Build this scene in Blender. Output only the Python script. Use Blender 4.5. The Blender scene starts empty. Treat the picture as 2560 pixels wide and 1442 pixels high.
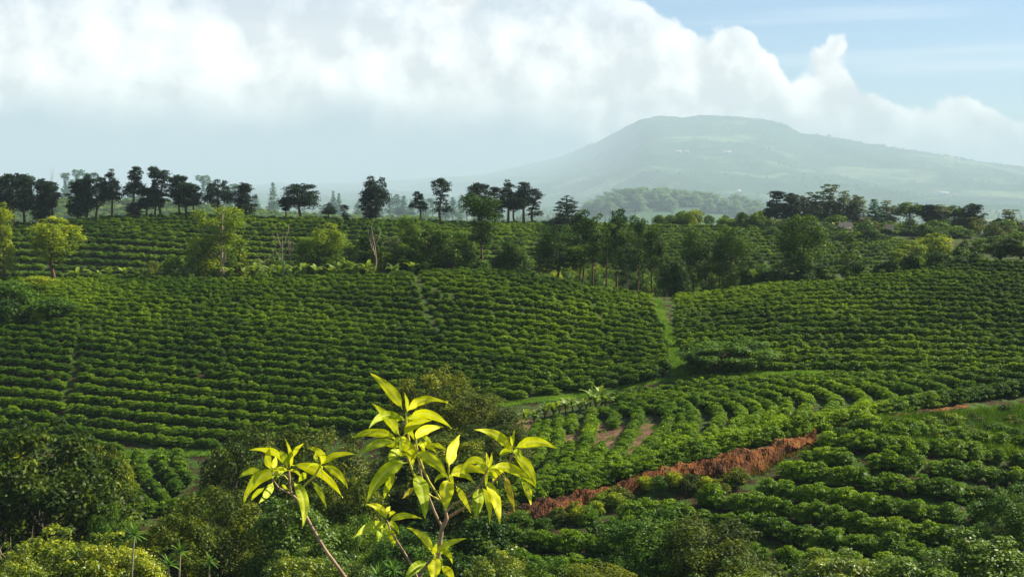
import bpy, math, random
import numpy as np
from mathutils import Vector, Matrix

random.seed(7)
rng = np.random.default_rng(11)
S = bpy.context.scene
COL = S.collection
PI = math.pi

# ------------------------------------------------------------------ camera
F = 3500.0                      # focal length in photo pixels (2560 wide)
PITCH = math.atan((721 - 480) / F)
cam_d = bpy.data.cameras.new('camera')
cam = bpy.data.objects.new('camera', cam_d)
COL.objects.link(cam)
cam.location = (0, 0, 0)
cam.rotation_euler = (PI / 2 - PITCH, 0, 0)
cam_d.sensor_width = 36
cam_d.lens = 36 * F / 2560
cam_d.clip_start = 0.1
cam_d.clip_end = 80000
S.camera = cam

# ------------------------------------------------------------------ light
SUN_AZ = math.radians(68)       # clockwise from +Y (view direction): from the right
SUN_EL = math.radians(40)
w = bpy.data.worlds.new('World')
S.world = w
w.use_nodes = True
S.view_settings.view_transform = 'Standard'
S.view_settings.look = 'None'
S.view_settings.gamma = 1
S.view_settings.use_curve_mapping = False
S.view_settings.exposure = 1.4
SKY_STRENGTH = 0.05
sun_d = bpy.data.lights.new('sun', 'SUN')
sun_d.energy = 5.0
sun_d.angle = math.radians(0.5)
sun_d.color = (1.0, 0.90, 0.70)
sun = bpy.data.objects.new('sun', sun_d)
COL.objects.link(sun)
sdir = Vector((math.sin(SUN_AZ) * math.cos(SUN_EL), math.cos(SUN_AZ) * math.cos(SUN_EL), math.sin(SUN_EL)))
sun.rotation_euler = sdir.to_track_quat('Z', 'Y').to_euler()
sun.location = sdir * 50
S.cycles.use_denoising = True
S.cycles.max_bounces = 6
S.cycles.diffuse_bounces = 3
S.cycles.glossy_bounces = 2
S.cycles.transmission_bounces = 4
S.cycles.volume_bounces = 1
S.cycles.transparent_max_bounces = 4


class NT:
    """small helper for node trees"""
    def __init__(s, tree):
        s.t = tree
        s.n = tree.nodes
        s.l = tree.links

    def new(s, typ, **kw):
        n = s.n.new(typ)
        for k, v in kw.items():
            setattr(n, k, v)
        return n

    def put(s, sock, v):
        if isinstance(v, bpy.types.NodeSocket):
            s.l.new(v, sock)
        elif v is not None:
            sock.default_value = v

    def math(s, op, a, b=None, c=None, clamp=False):
        n = s.new('ShaderNodeMath', operation=op)
        n.use_clamp = clamp
        s.put(n.inputs[0], a)
        if b is not None:
            s.put(n.inputs[1], b)
        if c is not None:
            s.put(n.inputs[2], c)
        return n.outputs[0]

    def mix(s, f, a, b):
        n = s.new('ShaderNodeMix', data_type='RGBA')
        s.put(n.inputs[0], f)
        s.put(n.inputs[6], a)
        s.put(n.inputs[7], b)
        return n.outputs[2]

    def noise(s, vec, scale, detail=3, rough=0.5, dist=0.0):
        n = s.new('ShaderNodeTexNoise')
        if vec is not None:
            s.put(n.inputs['Vector'], vec)
        n.inputs['Scale'].default_value = scale
        n.inputs['Detail'].default_value = detail
        n.inputs['Roughness'].default_value = rough
        n.inputs['Distortion'].default_value = dist
        return n.outputs['Fac']

    def ramp(s, fac, stops):
        n = s.new('ShaderNodeValToRGB')
        r = n.color_ramp
        while len(r.elements) < len(stops):
            r.elements.new(0.5)
        for e, (p, c) in zip(r.elements, stops):
            e.position = p
            e.color = (*c, 1) if len(c) == 3 else c
        s.put(n.inputs[0], fac)
        return n.outputs[0]

    def maprange(s, v, a, b, c=0.0, d=1.0, smooth=True):
        n = s.new('ShaderNodeMapRange')
        n.interpolation_type = 'SMOOTHSTEP' if smooth else 'LINEAR'
        s.put(n.inputs[0], v)
        for i, x in zip((1, 2, 3, 4), (a, b, c, d)):
            s.put(n.inputs[i], x)
        return n.outputs[0]


def build_world():
    k = NT(w.node_tree)
    k.n.clear()
    out = k.new('ShaderNodeOutputWorld')
    bg = k.new('ShaderNodeBackground')
    bg.inputs[1].default_value = SKY_STRENGTH
    k.l.new(bg.outputs[0], out.inputs[0])
    sky = k.new('ShaderNodeTexSky', sky_type='NISHITA')
    sky.sun_disc = False
    sky.sun_elevation = SUN_EL
    sky.sun_rotation = SUN_AZ
    sky.altitude = 1200
    sky.air_density = 1.0
    sky.dust_density = 0.6
    sky.ozone_density = 1.2
    tc = k.new('ShaderNodeTexCoord')
    d = tc.outputs['Generated']
    sp = k.new('ShaderNodeSeparateXYZ')
    k.l.new(d, sp.inputs[0])
    x, y, z = sp.outputs
    az = k.math('DIVIDE', k.math('ARCTAN2', x, y), PI)        # -1..1, 0 ahead
    el = k.math('ARCSINE', z)                                 # radians
    # soft billows, in direction space
    n1 = k.noise(d, 13.0, 7, 0.55, 0.1)
    n2 = k.noise(d, 34.0, 5, 0.6, 0.1)
    n3 = k.noise(d, 3.2, 3, 0.5)
    vor = k.new('ShaderNodeTexVoronoi', feature='SMOOTH_F1')
    vor.inputs['Scale'].default_value = 30
    vor.inputs['Smoothness'].default_value = 0.6
    vv = k.new('ShaderNodeVectorMath', operation='ADD')
    wob = k.new('ShaderNodeTexNoise')
    k.l.new(d, wob.inputs['Vector'])
    wob.inputs['Scale'].default_value = 22
    wob.inputs['Detail'].default_value = 4
    sc = k.new('ShaderNodeVectorMath', operation='SCALE')
    k.l.new(wob.outputs['Color'], sc.inputs[0])
    sc.inputs['Scale'].default_value = 0.045
    k.l.new(d, vv.inputs[0])
    k.l.new(sc.outputs[0], vv.inputs[1])
    k.l.new(vv.outputs[0], vor.inputs['Vector'])
    puff = k.math('SUBTRACT', 0.45, vor.outputs['Distance'])
    # top edge of the cloud bank as a function of azimuth
    fc = k.new('ShaderNodeFloatCurve')
    azn = k.math('MULTIPLY_ADD', az, 0.5, 0.5)
    cv = fc.mapping.curves[0]

    def azp(px):
        return 0.5 + 0.5 * math.atan((px - 1280) / F) / PI
    # elevation (rad)/0.4 of the cloud top
    def elp(py):
        return math.atan((480 - py) / F) / 0.4
    pts = [(0.0, 0.30), (0.2, 0.22), (0.36, 0.40), (azp(-800), 0.75), (azp(0), 0.72), (azp(900), 0.62),
           (azp(1350), 0.55), (azp(1560), elp(-30)), (azp(1700), elp(55)), (azp(1800), elp(85)), (azp(1850), elp(165)),
           (azp(1905), elp(135)), (azp(1975), elp(200)), (azp(2040), elp(120)), (azp(2110), elp(150)),
           (azp(2170), elp(235)), (azp(2270), elp(260)), (azp(2400), elp(255)), (azp(2500), elp(265)),
           (azp(2620), elp(300)), (azp(3200), elp(250)), (0.72, 0.22), (0.85, 0.16), (1.0, 0.30)]
    for i, (px, py) in enumerate(pts):
        if i == 0:
            cv.points[0].location = (px, py)
        elif i == len(pts) - 1:
            cv.points[1].location = (px, py)
        else:
            cv.points.new(px, py)
    fc.mapping.update()
    k.l.new(azn, fc.inputs['Value'])
    edge = k.math('MULTIPLY', fc.outputs[0], 0.4)
    f = k.math('SUBTRACT', edge, el)
    f = k.math('ADD', f, k.math('MULTIPLY', puff, 0.042))
    f = k.math('ADD', f, k.math('MULTIPLY', k.math('SUBTRACT', n2, 0.5), 0.022))
    f = k.math('ADD', f, k.math('MULTIPLY', k.math('SUBTRACT', n1, 0.5), 0.035))
    mask = k.maprange(f, -0.001, 0.006)
    # thin holes high up in the bank
    hole = k.maprange(k.math('ADD', n3, k.math('MULTIPLY', n1, 0.5)), 0.60, 0.66)
    hi = k.maprange(el, 0.075, 0.16)
    mask = k.math('MULTIPLY', mask, k.math('SUBTRACT', 1.0, k.math('MULTIPLY', k.math('MULTIPLY', hole, hi), 0.5)))
    # self shading of the bank : lit flanks and greyer hollows from the slope of the billows
    off = k.new('ShaderNodeVectorMath', operation='ADD')
    k.l.new(d, off.inputs[0])
    off.inputs[1].default_value = (0.012, 0.004, 0.010)
    m1 = k.noise(off.outputs[0], 13.0, 7, 0.55, 0.1)
    m2 = k.noise(off.outputs[0], 34.0, 5, 0.6, 0.1)
    g1 = k.math('SUBTRACT', n1, m1)
    g2 = k.math('SUBTRACT', n2, m2)
    lit = k.math('ADD', k.math('MULTIPLY', g1, 4.6), k.math('MULTIPLY', g2, 1.7))
    lit = k.math('ADD', lit, k.math('MULTIPLY', k.math('SUBTRACT', n3, 0.5), 1.3))
    rim = k.maprange(f, 0.0, 0.03, 1.0, 0.0)
    br = k.math('ADD', k.math('ADD', lit, 0.42), k.math('MULTIPLY', rim, 0.35), clamp=True)
    cc = k.mix(br, (7.6, 7.45, 7.4, 1), (12.8, 12.2, 11.4, 1))
    # the shaded, misty foot of the bank on the left, where it hides the mountain flank
    bt = k.maprange(az, (azp(1400) - 0.5) * 2, (azp(1660) - 0.5) * 2, 0.040, -0.045)
    bt2 = k.math('ADD', bt, k.math('MULTIPLY', k.math('SUBTRACT', n2, 0.5), 0.03))
    bt2 = k.math('ADD', bt2, k.math('MULTIPLY', k.math('SUBTRACT', n1, 0.5), 0.07))
    foot = k.maprange(k.math('SUBTRACT', el, bt2), -0.012, 0.028)
    cc = k.mix(foot, (3.7, 4.6, 5.3, 1), cc)
    # faint high streaks
    mp = k.new('ShaderNodeMapping')
    mp.inputs['Rotation'].default_value = (0, math.radians(-3), 0)
    mp.inputs['Scale'].default_value = (2.0, 2.0, 46.0)
    k.l.new(d, mp.inputs['Vector'])
    st = k.maprange(k.noise(mp.outputs[0], 1.0, 3, 0.5), 0.47, 0.70, 0.0, 0.6)
    st = k.math('MULTIPLY', st, k.maprange(el, 0.03, 0.09))
    sg = k.new('ShaderNodeMix', data_type='RGBA', blend_type='MULTIPLY')
    sg.inputs[0].default_value = 1.0
    k.l.new(sky.outputs[0], sg.inputs[6])
    sg.inputs[7].default_value = (0.74, 0.86, 1.0, 1)
    skyc = k.mix(k.math('MULTIPLY', st, 0.75), sg.outputs[2], (8.4, 9.0, 9.5, 1))
    col = k.mix(mask, skyc, cc)
    k.l.new(col, bg.inputs[0])


build_world()

# ------------------------------------------------------------------ projection
CP, SP = math.cos(PITCH), math.sin(PITCH)


def zof(py, D):
    v = (721 - np.asarray(py, float)) / F
    return D * (v * CP - SP) / (CP + v * SP)


def uof(px, py):
    v = (721 - np.asarray(py, float)) / F
    return ((np.asarray(px, float) - 1280) / F) / (CP + v * SP)


# ------------------------------------------------------------------ terrain
# cross-sections running away from the camera; each entry is (distance, photo row) or (distance, 'z', height)
COLS = [-500, 0, 400, 800, 1250, 1500, 1690, 1900, 2250, 2560, 3060]
Zt = 'z'
def Z(v): return ('z', v)
base_near = [(2, Z(-1.75)), (4, Z(-2.6)), (15, Z(-7.5)), (50, Z(-21))]
FT = []
def feat(*vals):
    vals = list(vals)
    vals = [vals[0]] + vals + [vals[-1]]
    FT.append(vals)
for d_, z_ in base_near:
    feat(*[(d_, z_)] * 9)
feat((95, Z(-29.5)), (95, Z(-29.5)), (95, Z(-29.3)), (96, Z(-28.8)), (98, Z(-28.2)), (100, 1442), (100, 1442), (100, 1442), (100, 1442))
feat((125, Z(-37)), (130, Z(-37.5)), (126, Z(-36.5)), (113, 1322), (116, 1272), (118, 1240), (121, 1195), (127, 1100), (142, 1035))
feat((150, 1255), (150, 1300), (145, 1300), (115.5, 1285), (118.5, 1232), (120.5, 1188), (123.5, 1140), (130, 1060), (146, 992))
feat((160, 1185), (160, 1195), (158, 1185), (138, 1150), (140, 1090), (140, 1060), (141, 1030), (146, 990), (157, 955))
feat((170, 1120), (170, 1115), (171, 1075), (168, 1012), (168, 985), (166, 947), (164, 934), (166, 927), (168, 917))
feat((180, 1000), (179, 1000), (180, 960), (180, 900), (182, 880), (180, 870), (180, 865), (182, 850), (185, 830))
feat((200, 830), (200, 820), (202, 800), (203, 770), (203, 790), (200, 800), (200, 790), (202, 770), (205, 740))
feat((230, 705), (232, 702), (234, 697), (232, 682), (225, 722), (222, 745), (225, 722), (230, 688), (238, 652))
feat((265, Z(-18.5)), (265, Z(-18.5)), (265, Z(-18.5)), (265, Z(-18.5)), (262, Z(-21)), (262, Z(-22)), (262, Z(-20)), (268, Z(-17)), (270, Z(-13)))
feat((295, 700), (300, 700), (302, 683), (310, 680), (320, 700), (320, 705), (320, 690), (325, 670), (320, 640))
feat((312, 622), (315, 612), (320, 612), (335, 612), (350, 622), (350, 622), (360, 625), (365, 622), (360, 610))
feat((332, 566), (337, 541), (342, 552), (362, 561), (385, 560), (400, 562), (410, 562), (405, 578), (400, 588))
feat(*[(480, Z(-30))] * 9)
feat(*[(1100, Z(-75))] * 9)
feat((1500, 500), (1510, 508), (1540, 545), (1600, 558), (1650, Z(-75)), (1700, Z(-85)), (1700, Z(-85)), (1700, Z(-85)), (1700, Z(-85)))
feat((2150, 525), (2150, 530), (2150, 553), (2150, 558), (2150, Z(-85)), (2150, Z(-90)), (2150, Z(-90)), (2150, Z(-90)), (2150, Z(-90)))
feat(*[(4600, Z(-100))] * 9)
feat(*[(34000, Z(-110))] * 9)
K = len(FT)
FD = np.array([[v[0] for v in f] for f in FT], float)
FZ = np.array([[(v[1][1] if isinstance(v[1], tuple) else float(zof(v[1], v[0]))) for v in f] for f in FT], float)
CU = np.array([(c - 1280) / F for c in COLS])


def pchip_rows(X, Yv, q):
    """X (n,), Yv (k,n), q (m,) -> (k,m)"""
    h = np.diff(X)
    dl = np.diff(Yv, axis=1) / h
    m = np.zeros_like(Yv)
    a, b = dl[:, :-1], dl[:, 1:]
    same = (a * b) > 0
    w1 = 2 * h[1:] + h[:-1]
    w2 = h[1:] + 2 * h[:-1]
    with np.errstate(divide='ignore', invalid='ignore'):
        hm = (w1 + w2) / (w1 / a + w2 / b)
    m[:, 1:-1] = np.where(same, hm, 0)
    m[:, 0], m[:, -1] = dl[:, 0], dl[:, -1]
    q = np.clip(q, X[0], X[-1])
    i = np.clip(np.searchsorted(X, q, side='right') - 1, 0, len(X) - 2)
    t = (q - X[i]) / h[i]
    t2, t3 = t * t, t * t * t
    return ((2 * t3 - 3 * t2 + 1) * Yv[:, i] + (t3 - 2 * t2 + t) * h[i] * m[:, i]
            + (-2 * t3 + 3 * t2) * Yv[:, i + 1] + (t3 - t2) * h[i] * m[:, i + 1])


NU, ND = 361, 1500
UG = np.linspace(-0.6, 0.6, NU)
LG = np.linspace(math.log(2.0), math.log(33500.0), ND)
DG = np.exp(LG)
Dk = pchip_rows(CU, FD, UG)
Zk = pchip_rows(CU, FZ, UG)
TAB = np.zeros((NU, ND))
for i in range(NU):
    TAB[i] = pchip_rows(Dk[:, i], Zk[None, :, i], DG)[0]
# the wooded hill in the haze, and a low rise behind it
UU, DD = np.meshgrid(UG, DG, indexing='ij')
XX = UU * DD


def bump(px, D, sx, sd, h):
    x0 = (px - 1280) / F * D
    return h * np.exp(-((XX - x0) / sx) ** 2 - ((DD - D) / sd) ** 2)


TAB += bump(1640, 4500, 165, 450, 48) + bump(1560, 4500, 130, 400, 24) + bump(1770, 4600, 150, 450, 38) + bump(1860, 4700, 92, 450, 22) + bump(1480, 4500, 130, 340, 18)
TAB += 0.12 * np.sin(XX * 0.31 + 1) * np.sin(DD * 0.23) * np.clip((DD - 60) / 60, 0, 1) + 0.07 * np.sin(XX * 0.9 + DD * 0.7)


def H_ud(u, D):
    u = np.asarray(u, float)
    D = np.asarray(D, float)
    a = np.clip((u + 0.6) / 1.2 * (NU - 1), 0, NU - 1.001)
    b = np.clip((np.log(np.maximum(D, 2.0)) - LG[0]) / (LG[-1] - LG[0]) * (ND - 1), 0, ND - 1.001)
    ia, ib = a.astype(int), b.astype(int)
    fa, fb = a - ia, b - ib
    return ((1 - fa) * (1 - fb) * TAB[ia, ib] + fa * (1 - fb) * TAB[ia + 1, ib]
            + (1 - fa) * fb * TAB[ia, ib + 1] + fa * fb * TAB[ia + 1, ib + 1])


A0 = math.atan(0.6)


def H_xy(X, Y):
    X = np.asarray(X, float)
    Y = np.asarray(Y, float)
    a = np.arctan2(X, Y)
    r = np.hypot(X, Y)
    ins = np.abs(a) <= A0
    u = np.where(ins, np.tan(np.clip(a, -A0, A0)), np.sign(a) * 0.6 * (PI - np.abs(a)) / (PI - A0))
    D = np.where(ins, Y, r * math.cos(A0))
    return H_ud(u, D)


def find(px, py, d0, d1, n=420):
    """photo pixel -> first hit of the sight line with the ground between d0 and d1 (nan when none)"""
    px = np.atleast_1d(np.asarray(px, float))
    py = np.atleast_1d(np.asarray(py, float))
    Ds = np.exp(np.linspace(math.log(d0), math.log(d1), n))
    u = uof(px, py)
    sl = zof(py, 1.0)
    out = np.full((len(px), 3), np.nan)
    for s in range(0, len(px), 4000):
        e = min(s + 4000, len(px))
        hz = H_ud(u[s:e, None], Ds[None, :])
        g = sl[s:e, None] * Ds[None, :] - hz
        below = g < 0
        hit = below.any(axis=1) & ~below[:, 0]
        j = np.argmax(below, axis=1)
        j1 = np.clip(j, 1, n - 1)
        r = np.arange(e - s)
        g0, g1 = g[r, j1 - 1], g[r, j1]
        t = g0 / (g0 - g1 + 1e-9)
        D = Ds[j1 - 1] + t * (Ds[j1] - Ds[j1 - 1])
        D = np.where(hit, D, np.nan)
        out[s:e, 1] = D
        out[s:e, 0] = D * u[s:e]
        out[s:e, 2] = H_ud(u[s:e], np.where(hit, D, 100))
    return out


# ------------------------------------------------------------------ mesh helpers
def mesh_np(name, V, Q, mats=(), tint=None, smooth=False, midx=None):
    """V (n,3), Q list of equal-size faces (m,k)"""
    me = bpy.data.meshes.new(name)
    V = np.asarray(V, np.float32)
    Q = np.asarray(Q, np.int32)
    me.vertices.add(len(V))
    me.vertices.foreach_set('co', V.ravel())
    m, k = Q.shape
    me.loops.add(m * k)
    me.loops.foreach_set('vertex_index', Q.ravel())
    me.polygons.add(m)
    me.polygons.foreach_set('loop_start', np.arange(0, m * k, k, dtype=np.int32))
    me.polygons.foreach_set('loop_total', np.full(m, k, np.int32))
    if smooth:
        me.polygons.foreach_set('use_smooth', np.ones(m, bool))
    for mt in mats:
        me.materials.append(mt)
    if midx is not None:
        me.polygons.foreach_set('material_index', np.asarray(midx, np.int32))
    me.update(calc_edges=True)
    if tint is not None:
        at = me.attributes.new('tint', 'FLOAT', 'FACE')
        at.data.foreach_set('value', np.asarray(tint, np.float32))
    return me


def link(o, parent=None):
    COL.objects.link(o)
    if parent is not None:
        o.parent = parent
    return o


def tag(o, label=None, cat=None, group=None, kind=None):
    if label:
        o['label'] = label
    if cat:
        o['category'] = cat
    if group:
        o['group'] = group
    if kind:
        o['kind'] = kind
    return o


def obj(name, me, parent=None, loc=None):
    o = bpy.data.objects.new(name, me)
    if loc is not None:
        o.location = loc
    return link(o, parent)


def empty(name, loc=(0, 0, 0), rz=0.0):
    o = bpy.data.objects.new(name, None)
    o.empty_display_size = 0.3
    o.location = loc
    o.rotation_euler = (0, 0, rz)
    return link(o)


def unit(v):
    return v / (np.linalg.norm(v, axis=-1, keepdims=True) + 1e-9)


def leaf_quads(P, N, L, Wd, r, droop=0.0):
    """diamond leaves at P with normals N; returns verts, quads"""
    n = len(P)
    N = unit(N)
    T = unit(np.cross(N, unit(r.normal(size=(n, 3)))))
    if droop:
        T = unit(T + np.array([0, 0, -droop]))
        N = unit(N - T * (N * T).sum(1, keepdims=True))
    B = np.cross(N, T)
    L = np.broadcast_to(L, (n,))[:, None]
    Wd = np.broadcast_to(Wd, (n,))[:, None]
    V = np.empty((n, 4, 3))
    V[:, 0] = P - T * L * 0.5
    V[:, 1] = P - B * Wd * 0.5 - T * L * 0.06 + N * L * 0.07
    V[:, 2] = P + T * L * 0.5
    V[:, 3] = P + B * Wd * 0.5 - T * L * 0.06 + N * L * 0.07
    return V.reshape(-1, 3), np.arange(4 * n).reshape(n, 4)


def tube_np(pts, rads, sides=6):
    pts = np.asarray(pts, float)
    n = len(pts)
    V = []
    for i in range(n):
        t = pts[min(i + 1, n - 1)] - pts[max(i - 1, 0)]
        t = t / (np.linalg.norm(t) + 1e-9)
        a = np.array([1.0, 0, 0]) if abs(t[0]) < 0.8 else np.array([0, 1.0, 0])
        b = np.cross(t, a)
        b /= np.linalg.norm(b)
        c = np.cross(t, b)
        for s in range(sides):
            an = 2 * PI * s / sides
            V.append(pts[i] + rads[i] * (math.cos(an) * b + math.sin(an) * c))
    Q = []
    for i in range(n - 1):
        for s in range(sides):
            s2 = (s + 1) % sides
            Q.append((i * sides + s, i * sides + s2, (i + 1) * sides + s2, (i + 1) * sides + s))
    return np.array(V), np.array(Q)


def join_np(parts):
    Vs, Qs, o = [], [], 0
    for V, Q in parts:
        Vs.append(V)
        Qs.append(np.asarray(Q) + o)
        o += len(V)
    return np.concatenate(Vs), np.concatenate(Qs)


# ------------------------------------------------------------------ materials
def mat(name):
    m = bpy.data.materials.new(name)
    m.use_nodes = True
    k = NT(m.node_tree)
    k.n.clear()
    out = k.new('ShaderNodeOutputMaterial')
    return m, k, out


def leaf_mat(name, dark, mid, light, rough=0.45, spec=0.45, transl=0.3, odd=None, odd_at=0.93, patch=0.0):
    m, k, out = mat(name)
    at = k.new('ShaderNodeAttribute', attribute_name='tint')
    oi = k.new('ShaderNodeObjectInfo')
    f = at.outputs['Fac']
    rnd = oi.outputs['Random']
    v = k.math('ADD', k.math('MULTIPLY', f, 0.7), k.math('MULTIPLY', rnd, 0.3))
    if patch:
        geo = k.new('ShaderNodeNewGeometry')
        nz = k.noise(geo.outputs['Position'], patch, 2, 0.5)
        v = k.math('ADD', v, k.math('MULTIPLY', k.math('SUBTRACT', nz, 0.5), 1.1))
    c = k.ramp(v, [(0.0, dark), (0.5, mid), (1.0, light)])
    if odd:
        c = k.mix(k.maprange(rnd, odd_at, min(odd_at + 0.05, 1.0)), c, (*odd, 1))
    b = k.new('ShaderNodeBsdfPrincipled')
    k.l.new(c, b.inputs['Base Color'])
    b.inputs['Roughness'].default_value = rough
    b.inputs['Specular IOR Level'].default_value = spec
    tr = k.new('ShaderNodeBsdfTranslucent')
    tc_ = k.new('ShaderNodeMix', data_type='RGBA', blend_type='MULTIPLY')
    tc_.inputs[0].default_value = 1.0
    k.l.new(c, tc_.inputs[6])
    tc_.inputs[7].default_value = (1.9, 1.7, 0.5, 1)
    k.l.new(tc_.outputs[2], tr.inputs['Color'])
    mx = k.new('ShaderNodeMixShader')
    mx.inputs[0].default_value = transl
    k.l.new(b.outputs[0], mx.inputs[1])
    k.l.new(tr.outputs[0], mx.inputs[2])
    k.l.new(mx.outputs[0], out.inputs[0])
    return m


M_coffee = leaf_mat('coffee_leaf', (0.004, 0.026, 0.001), (0.068, 0.160, 0.002), (0.27, 0.38, 0.004), rough=0.5, spec=0.12, transl=0.36,
                    odd=(0.11, 0.19, 0.012), odd_at=0.95, patch=0.05)
M_coffee_pale = leaf_mat('coffee_leaf_pale', (0.020, 0.085, 0.008), (0.045, 0.160, 0.014), (0.11, 0.26, 0.025), rough=0.48, spec=0.32, transl=0.3)
M_cypress = leaf_mat('cypress_needles', (0.005, 0.018, 0.010), (0.011, 0.034, 0.016), (0.028, 0.060, 0.022), rough=0.7, spec=0.15, transl=0.08)
M_pine = leaf_mat('pine_needles', (0.04, 0.12, 0.075), (0.06, 0.17, 0.10), (0.10, 0.21, 0.12), rough=0.7, spec=0.2, transl=0.15)  # needles paled toward blue, part of the haze put into the colour
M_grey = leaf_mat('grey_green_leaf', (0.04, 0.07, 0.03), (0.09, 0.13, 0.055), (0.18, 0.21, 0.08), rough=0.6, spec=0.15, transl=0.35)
M_hazy = leaf_mat('haze_tinted_leaf', (0.07, 0.15, 0.11), (0.12, 0.23, 0.16), (0.22, 0.31, 0.20), rough=0.8, spec=0.1, transl=0.35)  # paler, bluer leaf colour stands in for thicker haze
M_yellow = leaf_mat('yellow_green_leaf', (0.03, 0.085, 0.002), (0.13, 0.20, 0.004), (0.36, 0.40, 0.010), rough=0.55, spec=0.15, transl=0.3, patch=0.35)
M_dark = leaf_mat('dark_green_leaf', (0.006, 0.026, 0.002), (0.030, 0.082, 0.004), (0.11, 0.18, 0.006), rough=0.55, spec=0.12, transl=0.20, patch=0.3)
M_mid = leaf_mat('mid_green_leaf', (0.016, 0.055, 0.003), (0.06, 0.135, 0.006), (0.18, 0.27, 0.012), rough=0.55, spec=0.15, transl=0.25, patch=0.3)
M_olive = leaf_mat('olive_leaf', (0.012, 0.030, 0.002), (0.062, 0.095, 0.004), (0.26, 0.28, 0.008), rough=0.6, spec=0.15, transl=0.25, patch=0.3)
M_near = leaf_mat('near_dark_leaf', (0.008, 0.022, 0.001), (0.036, 0.072, 0.003), (0.21, 0.24, 0.006), rough=0.55, spec=0.15, transl=0.28, patch=0.35)
M_nearb = leaf_mat('near_bright_leaf', (0.012, 0.045, 0.001), (0.11, 0.17, 0.003), (0.40, 0.42, 0.008), rough=0.45, spec=0.35, transl=0.25, patch=0.4)
M_gloss = leaf_mat('glossy_leaf', (0.014, 0.045, 0.002), (0.055, 0.115, 0.004), (0.16, 0.24, 0.008), rough=0.5, spec=0.22, transl=0.2)
M_banana = leaf_mat('banana_leaf', (0.05, 0.11, 0.008), (0.12, 0.20, 0.02), (0.30, 0.36, 0.10), rough=0.5, spec=0.25, transl=0.3)
M_yucca = leaf_mat('yucca_leaf', (0.03, 0.09, 0.01), (0.07, 0.16, 0.015), (0.16, 0.26, 0.03), rough=0.55, spec=0.15, transl=0.2)
M_grass = leaf_mat('grass_blade', (0.03, 0.09, 0.003), (0.09, 0.20, 0.005), (0.22, 0.34, 0.012), rough=0.5, spec=0.3, transl=0.35, patch=0.2)
M_rank = leaf_mat('rank_grass_blade', (0.015, 0.05, 0.003), (0.05, 0.125, 0.005), (0.16, 0.25, 0.01), rough=0.6, spec=0.15, transl=0.3, patch=0.25)  # blades darkened: the slope's shade is put into the colour
M_dry = leaf_mat('dry_grass', (0.05, 0.05, 0.012), (0.13, 0.10, 0.03), (0.26, 0.20, 0.06), rough=0.7, spec=0.15, transl=0.3)


def bark_mat(name, a, b_, sc=6.0):
    m, k, out = mat(name)
    tc = k.new('ShaderNodeTexCoord')
    mp = k.new('ShaderNodeMapping')
    mp.inputs['Scale'].default_value = (1, 1, 0.25)
    k.l.new(tc.outputs['Object'], mp.inputs['Vector'])
    n = k.noise(mp.outputs[0], sc, 4, 0.6)
    c = k.ramp(n, [(0.3, a), (0.7, b_)])
    b = k.new('ShaderNodeBsdfPrincipled')
    k.l.new(c, b.inputs['Base Color'])
    b.inputs['Roughness'].default_value = 0.85
    b.inputs['Specular IOR Level'].default_value = 0.2
    bp = k.new('ShaderNodeBump')
    bp.inputs['Strength'].default_value = 0.4
    k.l.new(n, bp.inputs['Height'])
    k.l.new(bp.outputs[0], b.inputs['Normal'])
    k.l.new(b.outputs[0], out.inputs[0])
    return m


M_bark = bark_mat('brown_bark', (0.06, 0.035, 0.02), (0.16, 0.10, 0.06))
M_barkp = bark_mat('pale_bark', (0.22, 0.17, 0.12), (0.42, 0.34, 0.25))
M_barkd = bark_mat('dark_bark', (0.03, 0.025, 0.02), (0.08, 0.06, 0.045))


def ground_mat():
    m, k, out = mat('ground')
    geo = k.new('ShaderNodeNewGeometry')
    p = geo.outputs['Position']
    n1 = k.noise(p, 0.03, 4, 0.6)
    n2 = k.noise(p, 0.9, 4, 0.65)
    n3 = k.noise(p, 6.0, 3, 0.6)
    soil = k.ramp(n3, [(0.3, (0.018, 0.011, 0.006)), (0.7, (0.048, 0.026, 0.013))])
    weed = k.ramp(n3, [(0.3, (0.020, 0.050, 0.007)), (0.7, (0.055, 0.11, 0.015))])
    near = k.mix(k.maprange(n2, 0.42, 0.56), soil, weed)
    # far country: patchwork of fields and woods
    sp = k.new('ShaderNodeSeparateXYZ')
    k.l.new(p, sp.inputs[0])
    vor = k.new('ShaderNodeTexVoronoi')
    vor.inputs['Scale'].default_value = 0.0045
    k.l.new(p, vor.inputs['Vector'])
    vs = k.new('ShaderNodeSeparateColor')
    k.l.new(vor.outputs['Color'], vs.inputs[0])
    far = k.ramp(vs.outputs[0], [(0.0, (0.02, 0.06, 0.03)), (0.35, (0.03, 0.08, 0.035)), (0.6, (0.06, 0.11, 0.05)), (0.8, (0.14, 0.17, 0.09)), (1.0, (0.26, 0.24, 0.16))])
    far = k.mix(k.maprange(n1, 0.4, 0.6, 0.0, 0.7), far, (0.035, 0.08, 0.03, 1))
    c = k.mix(k.maprange(sp.outputs[1], 1100, 1600), near, far)
    b = k.new('ShaderNodeBsdfPrincipled')
    k.l.new(c, b.inputs['Base Color'])
    b.inputs['Roughness'].default_value = 0.95
    b.inputs['Specular IOR Level'].default_value = 0.1
    bp = k.new('ShaderNodeBump')
    bp.inputs['Strength'].default_value = 0.6
    bp.inputs['Distance'].default_value = 0.2
    k.l.new(n3, bp.inputs['Height'])
    k.l.new(bp.outputs[0], b.inputs['Normal'])
    k.l.new(b.outputs[0], out.inputs[0])
    return m


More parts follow.
